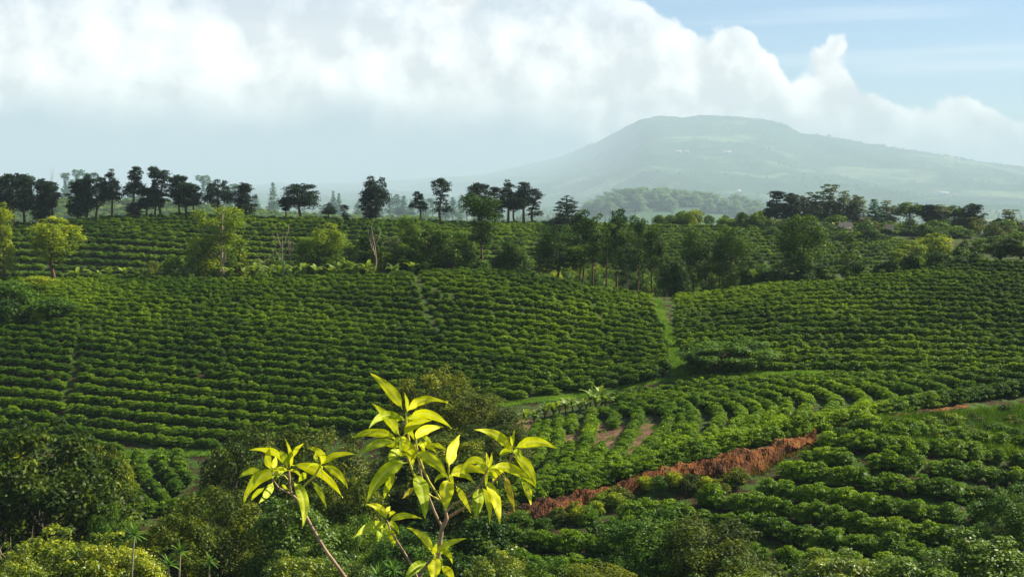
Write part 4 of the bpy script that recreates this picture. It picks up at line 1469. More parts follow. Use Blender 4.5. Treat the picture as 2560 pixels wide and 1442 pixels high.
# the wide tree by the foot of the path
add_proto('spreading_tree', 192, 6, clumps_profile(193, 6, 40, 0.36, 0.90, lambda t: 0.92 * math.sqrt(max(.06, 1 - (t - 0.1) ** 2 * 0.95)), 0.22, flat=0.55, jit=0.2, inner=0.4), leaf=0.3, per=420, m_leaf=M_mid, m_bark=M_bark, trunk_r=0.24, trunk_top=0.7, lean=0.3, flat_n=0.6, up=0.55)
place_tree('spreading_tree', 0, 1826, 167, 852, 225, 'low wide spreading tree with yellow-green top beside the grass path', 'tree')

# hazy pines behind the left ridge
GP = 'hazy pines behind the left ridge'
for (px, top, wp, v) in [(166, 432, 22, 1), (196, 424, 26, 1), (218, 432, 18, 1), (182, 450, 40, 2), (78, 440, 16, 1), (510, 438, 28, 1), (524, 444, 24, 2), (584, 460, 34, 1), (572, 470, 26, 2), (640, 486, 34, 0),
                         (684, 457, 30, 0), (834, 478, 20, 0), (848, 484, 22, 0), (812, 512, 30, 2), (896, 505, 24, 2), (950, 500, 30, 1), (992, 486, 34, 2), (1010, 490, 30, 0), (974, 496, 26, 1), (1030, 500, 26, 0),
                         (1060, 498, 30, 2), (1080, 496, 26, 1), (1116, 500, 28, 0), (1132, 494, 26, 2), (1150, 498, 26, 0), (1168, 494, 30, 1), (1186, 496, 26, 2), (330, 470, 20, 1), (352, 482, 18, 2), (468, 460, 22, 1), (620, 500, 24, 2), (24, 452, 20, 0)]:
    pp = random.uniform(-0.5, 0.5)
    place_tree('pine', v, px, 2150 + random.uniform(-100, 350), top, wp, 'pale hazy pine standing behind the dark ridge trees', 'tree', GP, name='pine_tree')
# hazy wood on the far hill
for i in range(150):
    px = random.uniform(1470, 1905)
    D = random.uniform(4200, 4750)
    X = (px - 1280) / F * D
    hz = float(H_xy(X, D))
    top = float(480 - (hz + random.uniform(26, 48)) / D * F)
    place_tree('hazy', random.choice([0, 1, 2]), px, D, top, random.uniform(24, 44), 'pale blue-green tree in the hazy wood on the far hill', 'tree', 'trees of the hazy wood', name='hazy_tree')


# woods of the valley floor and of the mountain, far beyond counting
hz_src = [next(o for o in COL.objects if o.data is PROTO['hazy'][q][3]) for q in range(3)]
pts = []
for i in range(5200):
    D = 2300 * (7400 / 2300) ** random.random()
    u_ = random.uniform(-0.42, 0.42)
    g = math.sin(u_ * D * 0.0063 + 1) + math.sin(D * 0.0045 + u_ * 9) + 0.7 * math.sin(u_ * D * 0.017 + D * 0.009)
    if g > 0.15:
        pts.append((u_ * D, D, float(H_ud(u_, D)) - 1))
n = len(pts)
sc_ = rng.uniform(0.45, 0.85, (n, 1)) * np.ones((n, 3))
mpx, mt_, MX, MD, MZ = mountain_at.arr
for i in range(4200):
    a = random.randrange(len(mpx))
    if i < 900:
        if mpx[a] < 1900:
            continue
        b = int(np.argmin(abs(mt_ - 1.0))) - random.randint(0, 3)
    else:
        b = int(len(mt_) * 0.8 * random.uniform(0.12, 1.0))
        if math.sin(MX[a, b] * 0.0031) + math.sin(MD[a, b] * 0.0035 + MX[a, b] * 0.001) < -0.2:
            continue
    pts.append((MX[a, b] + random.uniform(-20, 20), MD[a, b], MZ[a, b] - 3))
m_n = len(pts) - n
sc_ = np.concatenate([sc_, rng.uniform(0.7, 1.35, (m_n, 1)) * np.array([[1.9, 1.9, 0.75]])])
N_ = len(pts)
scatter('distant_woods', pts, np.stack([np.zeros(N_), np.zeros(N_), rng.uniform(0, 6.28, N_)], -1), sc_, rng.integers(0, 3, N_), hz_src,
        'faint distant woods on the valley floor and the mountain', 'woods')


# ------------------------------------------------------------------ dead trees
def dead_tree(px, D, top, label, seed, spread=0.25, lean=0.0, thick=0.11, m_=None, forks=5):
    r = np.random.default_rng(seed)
    X = (px - 1280) / F * D
    zg = float(H_xy(X, D))
    H = float(zof(top, D)) - zg
    root = empty('dead_tree', (X, D, zg))
    tp = [np.array([0, 0, -0.3]), np.array([lean * 0.2 * H, 0, H * 0.3]), np.array([lean * H * 0.1, 0, H * 0.62]), np.array([-lean * H * 0.1, 0, H])]
    obj('trunk', mesh_np('dead_trunk', *tube_np(tp, [thick, thick * 0.8, thick * 0.5, thick * 0.15], 7), [m_ or M_barkp], smooth=True), root)
    for i in range(forks):
        f = r.uniform(0.3, 0.8)
        a = np.array([np.interp(f, [0, .3, .62, 1], [p[0] for p in tp]), 0, f * H])
        sx = (1 if i % 2 else -1) * spread * H * r.uniform(0.4, 1.0)
        b = a + np.array([sx * 0.5, r.normal() * 0.3, H * 0.10])
        c = a + np.array([sx, r.normal() * 0.5, H * r.uniform(0.2, 0.42)])
        e = c + np.array([sx * 0.1, 0, H * 0.12])
        parts = [tube_np([a, b, c, e], [thick * .45, thick * .36, thick * .25, thick * .08], 5)]
        for q in range(3):
            s = b + (c - b) * r.uniform(0.2, 1)
            parts.append(tube_np([s, s + np.array([r.normal() * .4, r.normal() * .3, r.uniform(.3, .9)])], [thick * .18, thick * .06], 4))
        obj('branch', mesh_np('branch', *join_np(parts), [m_ or M_barkp], smooth=True), root)
    tag(root, label, 'dead tree')
    return root


dead_tree(706, 239, 586, 'bare white dead tree with upright forks above the banana plants', 5, spread=0.22, thick=0.13, forks=6)
dead_tree(727, 241, 598, 'second bare pale trunk just right of the white dead tree', 6, spread=0.08, thick=0.09, forks=2)
dead_tree(932, 238, 564, 'pale curved snag with a bare crooked stem in front of the dark tree', 8, spread=0.14, lean=0.35, thick=0.16, forks=3)
dead_tree(660, 240, 640, 'small grey leafless bush tree left of the white dead tree', 9, spread=0.5, thick=0.06, forks=8)
dead_tree(133, 1800, 430, 'thin hazy leafless tree behind the left ridge', 10, spread=0.08, thick=0.45, forks=5)
dead_tree(8, 84, 1340, 'tangle of pale bare branches at the lower left edge', 11, spread=0.4, thick=0.07, forks=9)


# ------------------------------------------------------------------ banana plants
def banana_leaf_mesh(seed, L=2.0, Wd=0.5, arch=0.9):
    r = np.random.default_rng(seed)
    n = 9
    V, Q = [], []
    for i in range(n):
        t = i / (n - 1)
        x = L * (t - 0.18 * t * t)
        z = arch * L * (0.75 * t - 0.75 * t * t * 1.15)
        wv = Wd * 0.5 * (math.sin(PI * min(1, t * 0.9 + 0.08)) ** 0.6 if t > 0.1 else 0.08)
        j = r.normal() * 0.03
        V += [(x, -wv, z + 0.10 * Wd + j), (x, 0, z), (x, wv, z + 0.10 * Wd - j)]
    for i in range(n - 1):
        a = i * 3
        Q += [(a, a + 3, a + 4, a + 1), (a + 1, a + 4, a + 5, a + 2)]
    V = np.array(V)
    return mesh_np('banana_leaf', V, Q, [M_banana], np.clip(r.normal(0.5, 0.25, len(Q)), 0, 1), smooth=True)


BL = [banana_leaf_mesh(i, 2.0, 0.55, a) for i, a in enumerate((0.5, 0.9, 1.3))]
BSTEM = mesh_np('banana_stem', *tube_np([(0, 0, -0.2), (0.02, 0, 0.3), (0.05, 0.02, 0.8)], [0.12, 0.10, 0.06], 8), [M_dark], np.full(16, 0.35), smooth=True)


def banana(x, y, z, s, label, group, nl=8):
    root = empty('banana_plant', (x, y, z), random.uniform(0, 6.28))
    root.scale = (s, s, s)
    tag(root, label, 'banana plant', group)
    obj('stem', BSTEM, root)
    a = 0
    for i in range(nl):
        a += 2.4 + random.gauss(0, 0.3)
        lf = obj('leaf', BL[i % 3], root, (0.05, 0.02, random.uniform(0.35, 0.7)))
        el = random.uniform(0.45, 1.5)
        lf.rotation_euler = (random.uniform(-.4, .4), -el * 0.8, a)
        q = random.uniform(0.75, 1.15)
        lf.scale = (q, q, q)
    return root


for i in range(30):
    px = 190 + i * 30 + random.uniform(-10, 10)
    D = float(np.interp(px, [0, 400, 800, 1250], [231, 233, 235, 234])) + random.uniform(-0.5, 2)
    X = (px - 1280) / F * D
    banana(X, D, float(H_xy(X, D)), random.uniform(1.0, 1.4),
           'banana plant on the field crest, ' + ('left of' if px < 540 else 'right of' if px > 600 else 'at the foot of') + ' the big yellow tree', 'banana plants along the field crest')
for i, (px, py) in enumerate([(1312, 1062), (1335, 1056), (1362, 1048), (1384, 1046), (1398, 1036), (1416, 1038), (1432, 1030), (1450, 1034), (1466, 1026), (1476, 1016), (1490, 1026), (1504, 1012), (1514, 1022)]):
    p = find([px], [py], 120, 180)[0]
    banana(*p, random.uniform(0.85, 1.1), 'banana plant in the clump beside the grass track, ' + ('left end' if i < 3 else 'right end' if i > 9 else 'middle'), 'banana clump by the track')
for px in (2046, 2066, 2084, 2100, 1985, 1940):
    D = 392
    X = (px - 1280) / F * D
    banana(X, D, float(H_xy(X, D)), 1.5, 'pale banana plant in front of the knoll trees', 'banana plants by the knoll')


# ------------------------------------------------------------------ near wood at the bottom
wood = [
    ('wood_dark', 0, 95, 108, 1062, 380, 'huge dark leafy tree filling the lower left corner'),
    ('wood_dark', 0, 235, 112, 1120, 170, 'dark tree on the right shoulder of the huge lower left tree'),
    ('wood_dark', 0, -40, 112, 1085, 260, 'dark tree at the left edge behind the huge one'),
    ('wood_green', 0, 262, 104, 1262, 130, 'yellow-green bushy tree at the foot of the steep rows'),
    ('wood_bright', 0, 130, 85, 1320, 330, 'yellow-green tree in the bottom left corner'),
    ('wood_bright', 0, 265, 84, 1332, 260, 'bright leafy tree left of the slim yucca'),
    ('wood_bright', 0, 20, 82, 1360, 200, 'yellowish tree at the extreme bottom left'),
    ('wood_dark', 0, 420, 98, 1290, 200, 'dark shaded tree behind the yuccas'),
    ('wood_olive', 0, 530, 102, 1225, 220, 'fine-leaved yellowish tree left of the tall leaning stem'),
    ('wood_green', 0, 480, 104, 1230, 130, 'green bush tree above the fine-leaved yellowish one'),
    ('wood_olive', 0, 650, 130, 1078, 240, 'olive tree below the main field, left of the bright sapling'),
    ('wood_dark', 0, 575, 126, 1110, 180, 'dark leafy tree between the steep rows and the olive tree'),
    ('wood_olive', 0, 790, 132, 1072, 240, 'olive tree just below the field behind the sapling'),
    ('wood_dark', 0, 700, 120, 1150, 240, 'dark tree behind the left leaf rosette of the sapling'),
    ('wood_glossy', 0, 725, 98, 1248, 230, 'glossy large-leaved green tree under the left rosette'),
    ('wood_bright', 0, 740, 88, 1370, 240, 'bright yellow-green bush crossed by the leaning stem'),
    ('wood_dark', 0, 860, 112, 1200, 200, 'dark thicket tree right of the leaning stem'),
    ('wood_green', 0, 890, 104, 1290, 190, 'green tree behind the small lower rosette'),
    ('wood_olive', 0, 1090, 138, 932, 210, 'tall olive tree rising behind the top of the sapling'),
    ('wood_olive', 0, 1190, 134, 985, 190, 'rounded olive tree right behind the sapling top'),
    ('wood_olive', 0, 1230, 130, 1060, 170, 'lower olive tree beside the banana clump'),
    ('wood_dark', 0, 1130, 126, 1090, 250, 'shaded tree in the middle behind the sapling stems'),
    ('wood_dark', 0, 1010, 122, 1140, 240, 'dark shaded tree left of the sapling trunk'),
    ('wood_dark', 0, 1180, 112, 1210, 190, 'dark tree at the left end of the red bank'),
    ('wood_green', 0, 1010, 98, 1320, 220, 'green tree at the bottom centre left of the trunk'),
    ('wood_bright', 0, 1240, 85, 1362, 230, 'fine yellow-green bush tree at the bottom centre'),
    ('wood_green', 0, 1390, 85, 1390, 200, 'mid green bush tree at the bottom right of centre'),
    ('wood_bright', 0, 860, 86, 1390, 200, 'sunlit bush at the bottom edge right of the leaning stem'),
    ('wood_green', 0, 1640, 90, 1272, 270, 'green and yellow tree standing among the lower coffee rows'),
    ('wood_olive', 0, 1790, 88, 1298, 260, 'olive-yellow feathery tree right of the green and yellow one'),
    ('wood_bright', 0, 1850, 84, 1400, 300, 'yellowish bush at the bottom edge under the olive-yellow tree'),
    ('wood_bright', 0, 2110, 84, 1372, 300, 'leafy yellow-green tree at the bottom right'),
    ('wood_glossy', 0, 2290, 84, 1384, 260, 'large-leaved tree at the bottom edge near the right corner'),
    ('wood_glossy', 0, 2480, 86, 1335, 260, 'large shiny-leaved tree in the bottom right corner'),
    ('wood_green', 0, 2545, 100, 1212, 190, 'soft bright green tree at the right edge'),
    ('wood_olive', 0, 1500, 83, 1425, 240, 'olive bush cut by the bottom edge left of the coffee rows'),
]
for a in wood:
    nm = {'wood_olive': 'olive_leaved_tree', 'wood_bright': 'yellow_green_tree', 'wood_dark': 'dark_leafy_tree', 'wood_glossy': 'glossy_leaved_tree', 'wood_green': 'green_tree'}[a[0]]
    place_tree(*a[:6], a[6], 'tree', 'near wood at the foot of the picture', name=nm)
for i in range(80):
    px = random.uniform(-60, 1240)
    D = random.uniform(92, 140)
    X = (px - 1280) / F * D
    hh = random.uniform(2.0, 4.2)
    top = float(480 - (float(H_xy(X, D)) + hh) / D * F)
    if top < 1130:
        continue
    place_tree('shrub', random.choice([0, 1, 3, 1]), px, D, top, random.uniform(80, 150), 'undergrowth shrub filling a gap in the lower left wood', 'shrub', 'undergrowth of the near wood', name='shrub')
for i, (px, py) in enumerate([(1440, 1285), (1490, 1280), (1470, 1300), (1730, 1218), (1770, 1222), (1360, 1318), (1800, 1226), (1540, 1262), (2250, 1075), (2300, 1080), (2380, 1062), (2200, 1085), (2440, 1055), (2340, 1100), (2500, 1075), (2540, 1060), (1500, 1262), (1520, 1252), (1545, 1240), (1450, 1300), (1300, 1306), (1400, 1296), (1690, 1205), (1650, 1215), (1850, 1200), (1620, 1212), (2150, 1080), (2420, 1085), (2330, 1068), (2550, 1090)]):
    p = find([px], [py + 8], 100, 160)[0]
    if np.isnan(p[1]):
        continue
    place_tree('shrub', [3, 2, 0][i % 3], px, p[1], py - random.uniform(20, 38), random.uniform(44, 70), 'weedy bush growing on the face of the bank' if px < 2000 else 'weedy bush on the grassy slope right of the bank', 'shrub', 'weeds on the bank', name='shrub')


for i in range(34):
    px, py = random.uniform(2080, 2600), random.uniform(1035, 1130)
    if py < 1095 - (px - 2080) * 0.16:
        py += 30
    p = find([px], [py], 100, 165)[0]
    if np.isnan(p[1]):
        continue
    place_tree('shrub', random.choice([0, 1, 1, 3]), px, p[1], py - random.uniform(12, 34), random.uniform(30, 66), 'weedy bush among the rank grass on the right-hand slope', 'shrub', 'bushes in the rank grass', name='shrub')

# yuccas
YL = []
V = []
for i in range(5):
    t = i / 4
    wv = 0.035 * (1 - t) ** 0.7 + 0.002
    V += [(0.62 * t, -wv, 0.10 * t - 0.16 * t * t), (0.62 * t, wv, 0.10 * t - 0.16 * t * t)]
YL = mesh_np('yucca_leaf', np.array(V), [(2 * i, 2 * i + 2, 2 * i + 3, 2 * i + 1) for i in range(4)], [M_yucca], [0.4, 0.5, 0.6, 0.7])


def yucca(px, pyc, D, label, s=1.0, lean=0.2):
    X = (px - 1280) / F * D
    zc = float(zof(pyc, D))
    zg = float(H_xy(X - lean, D))
    root = empty('yucca_plant', (X - lean, D, zg))
    h = zc - zg
    pts = [(0, 0, -0.2), (lean * 0.2, 0, h * 0.35), (lean * 0.6, 0.05, h * 0.7), (lean, 0, h)]
    obj('stem', mesh_np('yucca_stem', *tube_np(pts, [0.07, 0.055, 0.05, 0.045], 7), [M_barkp], smooth=True), root)
    for i in range(26):
        lf = obj('leaf', YL, root, (lean, 0, h))
        e = random.uniform(-0.7, 1.4)
        lf.rotation_euler = (0, -e, i * 2.4)
        q = s * random.uniform(1.0, 1.45)
        lf.scale = (q, q * 1.5, q)
    tag(root, label, 'yucca', 'slim yuccas in the lower left wood')


yucca(322, 1336, 78, 'tall slim yucca with a bare pale stem, leftmost of the yuccas', 1.0, 0.45)
yucca(438, 1378, 77, 'yucca with a leaning pale stem, rightmost on the left', 0.9, 0.3)
yucca(408, 1410, 76, 'low yucca between the two bare-stemmed ones', 1.0, 0.1)
yucca(512, 1404, 77, 'slender yucca right of the leaning one', 0.8, 0.2)
yucca(976, 1425, 76, 'small yucca rosette left of the sapling trunk', 1.1, 0.1)
yucca(940, 1440, 75, 'yucca rosette cut by the bottom edge', 1.0, 0.1)


# ------------------------------------------------------------------ grass tufts
def tuft_mesh(seed, m_, n=26, h=0.4):
    r = np.random.default_rng(seed)
    V, Q = [], []
    for i in range(n):
        a = r.uniform(0, 6.28)
        b = r.normal(size=2) * 0.18
        l = h * r.uniform(0.6, 1.2)
        dx, dy = math.cos(a), math.sin(a)
        w_ = 0.022
        k_ = len(V)
        V += [(b[0] - dy * w_, b[1] + dx * w_, 0), (b[0] + dy * w_, b[1] - dx * w_, 0), (b[0] + dx * l * .45 + dy * .006, b[1] + dy * l * .45, l), (b[0] + dx * l * .45 - dy * .006, b[1] + dy * l * .45, l)]
        Q.append((k_, k_ + 1, k_ + 2, k_ + 3))
    return mesh_np('grass_tuft', np.array(V), Q, [m_], r.uniform(0, 1, n))


def strip_pts(A, B, dr, n):
    a, b = np.array(A, float), np.array(B, float)
    def pos(l, q):
        d = np.concatenate([[0], np.cumsum(np.hypot(*np.diff(l, axis=0).T))])
        return np.interp(q * d[-1], d, l[:, 0]), np.interp(q * d[-1], d, l[:, 1])
    q = rng.uniform(size=n)
    t = rng.uniform(size=n)
    ax, ay = pos(a, q)
    bx, by = pos(b, q)
    P = find(ax + (bx - ax) * t, ay + (by - ay) * t, *dr)
    return P[~np.isnan(P[:, 1])]


def tufts(name, P, meshes_m, h, label, smin=0.7, smax=1.3):
    src = obj('grass_tuft', tuft_mesh(1, meshes_m, h=h), None, tuple(P[0]))
    tag(src, label, 'grass', kind='stuff')
    n = len(P) - 1
    s = rng.uniform(smin, smax, (n, 1)) * np.ones((n, 3))
    scatter(name, P[1:], np.stack([np.zeros(n), np.zeros(n), rng.uniform(0, 6.28, n)], -1), s, np.zeros(n), [src], label, 'grass')


P = np.concatenate([strip_pts(TRACK_A, TRACK_B, (150, 185), 1500), strip_pts(PATH_A, PATH_B, (155, 235), 1500), strip_pts(TURF3, [(220, 1130), (470, 1124), (640, 1120)], (145, 180), 500)])
tufts('path_grass', P, M_grass, 0.22, 'short bright grass growing on the tracks between the fields')
P = strip_pts(BANK_BOT[:11], BANK_TOP[:11], (100, 165), 1500)
tufts('dry_grass', P, M_dry, 0.22, 'dry straw-coloured grass scattered on the red earth bank')
P = strip_pts([(2100, 1120), (2300, 1130), (2600, 1150)], [(2200, 1060), (2350, 1045), (2600, 1020)], (110, 165), 3500)
tufts('rank_grass', P, M_rank, 0.75, 'tall rank grass on the slope at the right above the coffee rows')
P = strip_pts([(1290, 1150), (1400, 1180), (1640, 1160)], [(1320, 1060), (1480, 1060), (1690, 1060)], (110, 165), 260)
tufts('soil_weeds', P, M_grass, 0.3, 'low weeds sprouting on the bare soil between young rows')


# ------------------------------------------------------------------ small buildings
def wall_mat(name, c, rough=0.8):
    m_, k_, out_ = mat(name)
    b = k_.new('ShaderNodeBsdfPrincipled')
    tc = k_.new('ShaderNodeTexCoord')
    n_ = k_.noise(tc.outputs['Object'], 2.0, 4, 0.6)
    k_.l.new(k_.ramp(n_, [(0.3, tuple(v * 0.75 for v in c)), (0.7, c)]), b.inputs['Base Color'])
    b.inputs['Roughness'].default_value = rough
    k_.l.new(b.outputs[0], out_.inputs[0])
    return m_


M_wall = wall_mat('white_wall', (0.8, 0.78, 0.74))
M_wood = wall_mat('weathered_wood', (0.07, 0.062, 0.055))
M_tin = wall_mat('pale_tin', (0.38, 0.36, 0.32), 0.5)
M_rust = wall_mat('rusty_tin', (0.035, 0.03, 0.028), 0.95)
M_open = wall_mat('dark_opening', (0.03, 0.03, 0.03))


def box_np(x0, x1, y0, y1, z0, z1):
    V = np.array([(x, y, z) for x in (x0, x1) for y in (y0, y1) for z in (z0, z1)], float)
    return V, np.array([(0, 1, 3, 2), (4, 6, 7, 5), (0, 4, 5, 1), (2, 3, 7, 6), (0, 2, 6, 4), (1, 5, 7, 3)])


def house(loc, w_, d_, h_, label, rz=0.0, mw=None, mr=None, name='farm_building', cat='building'):
    root = empty(name, loc, rz)
    obj('wall', mesh_np('wall', *box_np(-w_ / 2, w_ / 2, -d_ / 2, d_ / 2, -1.0, h_), [mw or M_wall]), root)
    o_ = 0.06 * w_
    V = np.array([(-w_ / 2 - o_, -d_ / 2 - o_, h_ + .01), (w_ / 2 + o_, -d_ / 2 - o_, h_ + .01), (w_ / 2 + o_, d_ / 2 + o_, h_ + .01), (-w_ / 2 - o_, d_ / 2 + o_, h_ + .01),
                  (-w_ / 2 - o_, 0, h_ + d_ * .3), (w_ / 2 + o_, 0, h_ + d_ * .3)], float)
    me_ = bpy.data.meshes.new('roof')
    me_.from_pydata(V.tolist(), [], [(0, 1, 5, 4), (2, 3, 4, 5), (0, 4, 3), (1, 2, 5), (0, 3, 2, 1)])
    me_.materials.append(mr or M_tin)
    obj('roof', me_, root)
    obj('door', mesh_np('door', *box_np(-w_ * .08, w_ * .08, -d_ / 2 - 0.06, -d_ / 2 - 0.01, 0, h_ * .75), [M_open]), root)
    for s in (-1, 1):
        obj('window', mesh_np('window', *box_np(s * w_ * .3 - w_ * .07, s * w_ * .3 + w_ * .07, -d_ / 2 - 0.06, -d_ / 2 - 0.01, h_ * .4, h_ * .75), [M_open]), root)
    tag(root, label, cat)
    return root


for (px, py, w_, lb) in [(1482, 363, 40, 'long white farm building high on the left flank of the mountain'), (1693, 384, 18, 'small white house on the mountain, left one of the middle pair'),
                         (1712, 385, 12, 'tiny white house on the mountain, right one of the middle pair'), (1812, 387, 26, 'white farm building under the summit of the mountain'),
                         (2354, 490, 26, 'white building at the foot of the mountain on the right'), (1845, 487, 8, 'tiny white house low in the haze above the wooded hill')]:
    x, y, z = mountain_at(px, py)
    house((x, y, z + 6), w_ * 2.8, 32, 15, lb, cat='house', name='white_building')
for (px, D, top, w_, lb, mw, mr, nm) in [(2108, 392, 562, 4.0, 'dark wooden shed half hidden under the tallest knoll trees', M_wood, M_rust, 'wooden_shed'),
                                         (2160, 398, 545, 2.6, 'tan tin-roofed hut in the gap between the knoll groups', M_wood, M_rust, 'tin_roofed_hut'),
                                         (1952, 394, 556, 5.0, 'low brown hut at the foot of the ragged knoll tree', M_wood, M_rust, 'small_hut'),
                                         (2222, 390, 578, 2.4, 'low dark-roofed hut among the bushes below the knoll', M_wood, M_tin, 'low_hut')]:
    X = (px - 1280) / F * D
    zg = float(H_xy(X, D))
    house((X, D, zg), w_, 4.5, max(1.8, float(zof(top, D)) - zg - 1.2), lb, rz=random.uniform(-.3, .3), mw=mw, mr=M_rust, name=nm)


# birds
def bird(px, py, D, label, s):
    X = (px - 1280) / F * D
    V = np.array([(0, -.3, 0), (0, .3, 0), (.1, 0, .05), (-.1, 0, .05), (.55, -.1, .25), (1.0, .05, .15), (.5, .12, .22), (-.55, -.1, .25), (-1.0, .05, .15), (-.5, .12, .22), (0, 0, -.08)], float) * s
    Fc = [(0, 2, 3), (1, 3, 2), (2, 4, 6), (4, 5, 6), (3, 9, 7), (7, 9, 8), (0, 10, 2), (10, 1, 2), (0, 3, 10), (10, 3, 1)]
    o_ = obj('bird', mesh_np('bird', V, Fc, [M_open]), None, (X, D, float(zof(py, D))))
    o_.rotation_euler = (0.5, 0.2, 0.6)
    tag(o_, label, 'bird')


bird(1100, 384, 300, 'small dark bird gliding in front of the mountain haze', 0.42)
bird(1120, 403, 320, 'second, smaller dark bird below the gliding one', 0.2)


# ------------------------------------------------------------------ foreground sapling
SD = 3.0


def P3(x, y, d=0.0):
    """full photo pixel -> point at distance SD + d"""
    D = SD + d
    return np.array([float(uof(x, y)) * D, D, float(zof(y, D))])


def R1(x, y): return (860 + x / 4.571, 920 + y / 4.571)
def R2(x, y): return (560 + x / 3.775, 1060 + y / 3.775)
def R3(x, y): return (860 + x / 5.7225, 1190 + y / 5.7225)


M_sap = leaf_mat('sapling_leaf', (0.17, 0.25, 0.008), (0.34, 0.42, 0.010), (0.50, 0.52, 0.018), rough=0.5, spec=0.25, transl=0.30)


def sap_mat(name, c1, c2, transl=0.32):
    m_, k_, out_ = mat(name)
    tc = k_.new('ShaderNodeTexCoord')
    at = k_.new('ShaderNodeAttribute', attribute_name='vein')
    oi = k_.new('ShaderNodeObjectInfo')
    n_ = k_.noise(tc.outputs['Object'], 45, 3, 0.6)
    f = k_.math('ADD', k_.math('MULTIPLY', n_, 0.6), k_.math('MULTIPLY', oi.outputs['Random'], 0.4))
    c = k_.ramp(f, [(0.25, c1), (0.75, c2)])
    c = k_.mix(k_.maprange(k_.noise(tc.outputs['Object'], 9, 4, 0.65), 0.60, 0.72, 0.0, 0.5), c, (0.16, 0.26, 0.004, 1))
    c = k_.mix(k_.maprange(k_.noise(tc.outputs['Object'], 70, 2, 0.5), 0.70, 0.76, 0.0, 0.6), c, (0.22, 0.13, 0.02, 1))
    c = k_.mix(k_.math('MULTIPLY', at.outputs['Fac'], 0.7), c, (0.70, 0.68, 0.16, 1))
    b = k_.new('ShaderNodeBsdfPrincipled')
    k_.l.new(c, b.inputs['Base Color'])
    b.inputs['Roughness'].default_value = 0.55
    b.inputs['Specular IOR Level'].default_value = 0.15
    bp = k_.new('ShaderNodeBump')
    bp.inputs['Strength'].default_value = 0.25
    bp.inputs['Distance'].default_value = 0.002
    k_.l.new(k_.noise(tc.outputs['Object'], 160, 3, 0.6), bp.inputs['Height'])
    k_.l.new(bp.outputs[0], b.inputs['Normal'])
    tr = k_.new('ShaderNodeBsdfTranslucent')
    k_.l.new(k_.mix(0.35, c, (0.75, 0.80, 0.0, 1)), tr.inputs['Color'])
    mx = k_.new('ShaderNodeMixShader')
    mx.inputs[0].default_value = transl
    k_.l.new(b.outputs[0], mx.inputs[1])
    k_.l.new(tr.outputs[0], mx.inputs[2])
    k_.l.new(mx.outputs[0], out_.inputs[0])
    return m_


M_s1 = sap_mat('sapling_leaf_bright', (0.42, 0.48, 0.002), (0.68, 0.66, 0.004))
M_s2 = sap_mat('sapling_leaf_green_shaded', (0.22, 0.33, 0.003), (0.42, 0.50, 0.005))  # dimmer green copy that also puts shade into leaves standing in it
M_s3 = sap_mat('sapling_leaf_orange', (0.42, 0.24, 0.010), (0.55, 0.42, 0.02))
M_stem = bark_mat('sapling_stem', (0.20, 0.12, 0.07), (0.42, 0.30, 0.20), 60)
M_stemy = bark_mat('sapling_shoot', (0.38, 0.36, 0.05), (0.55, 0.50, 0.10), 60)

sap = empty('sapling', (0.0, 0.0, 0.0))
gx, gy = float(uof(1075, 1500)) * SD, SD + 0.05
sap.location = (gx, gy, float(H_xy(gx, gy)))
tag(sap, 'young sapling with big yellow-green pointed leaves on bare stems, close in front', 'sapling')
OFF = np.array(sap.location)
lr = np.random.default_rng(5)


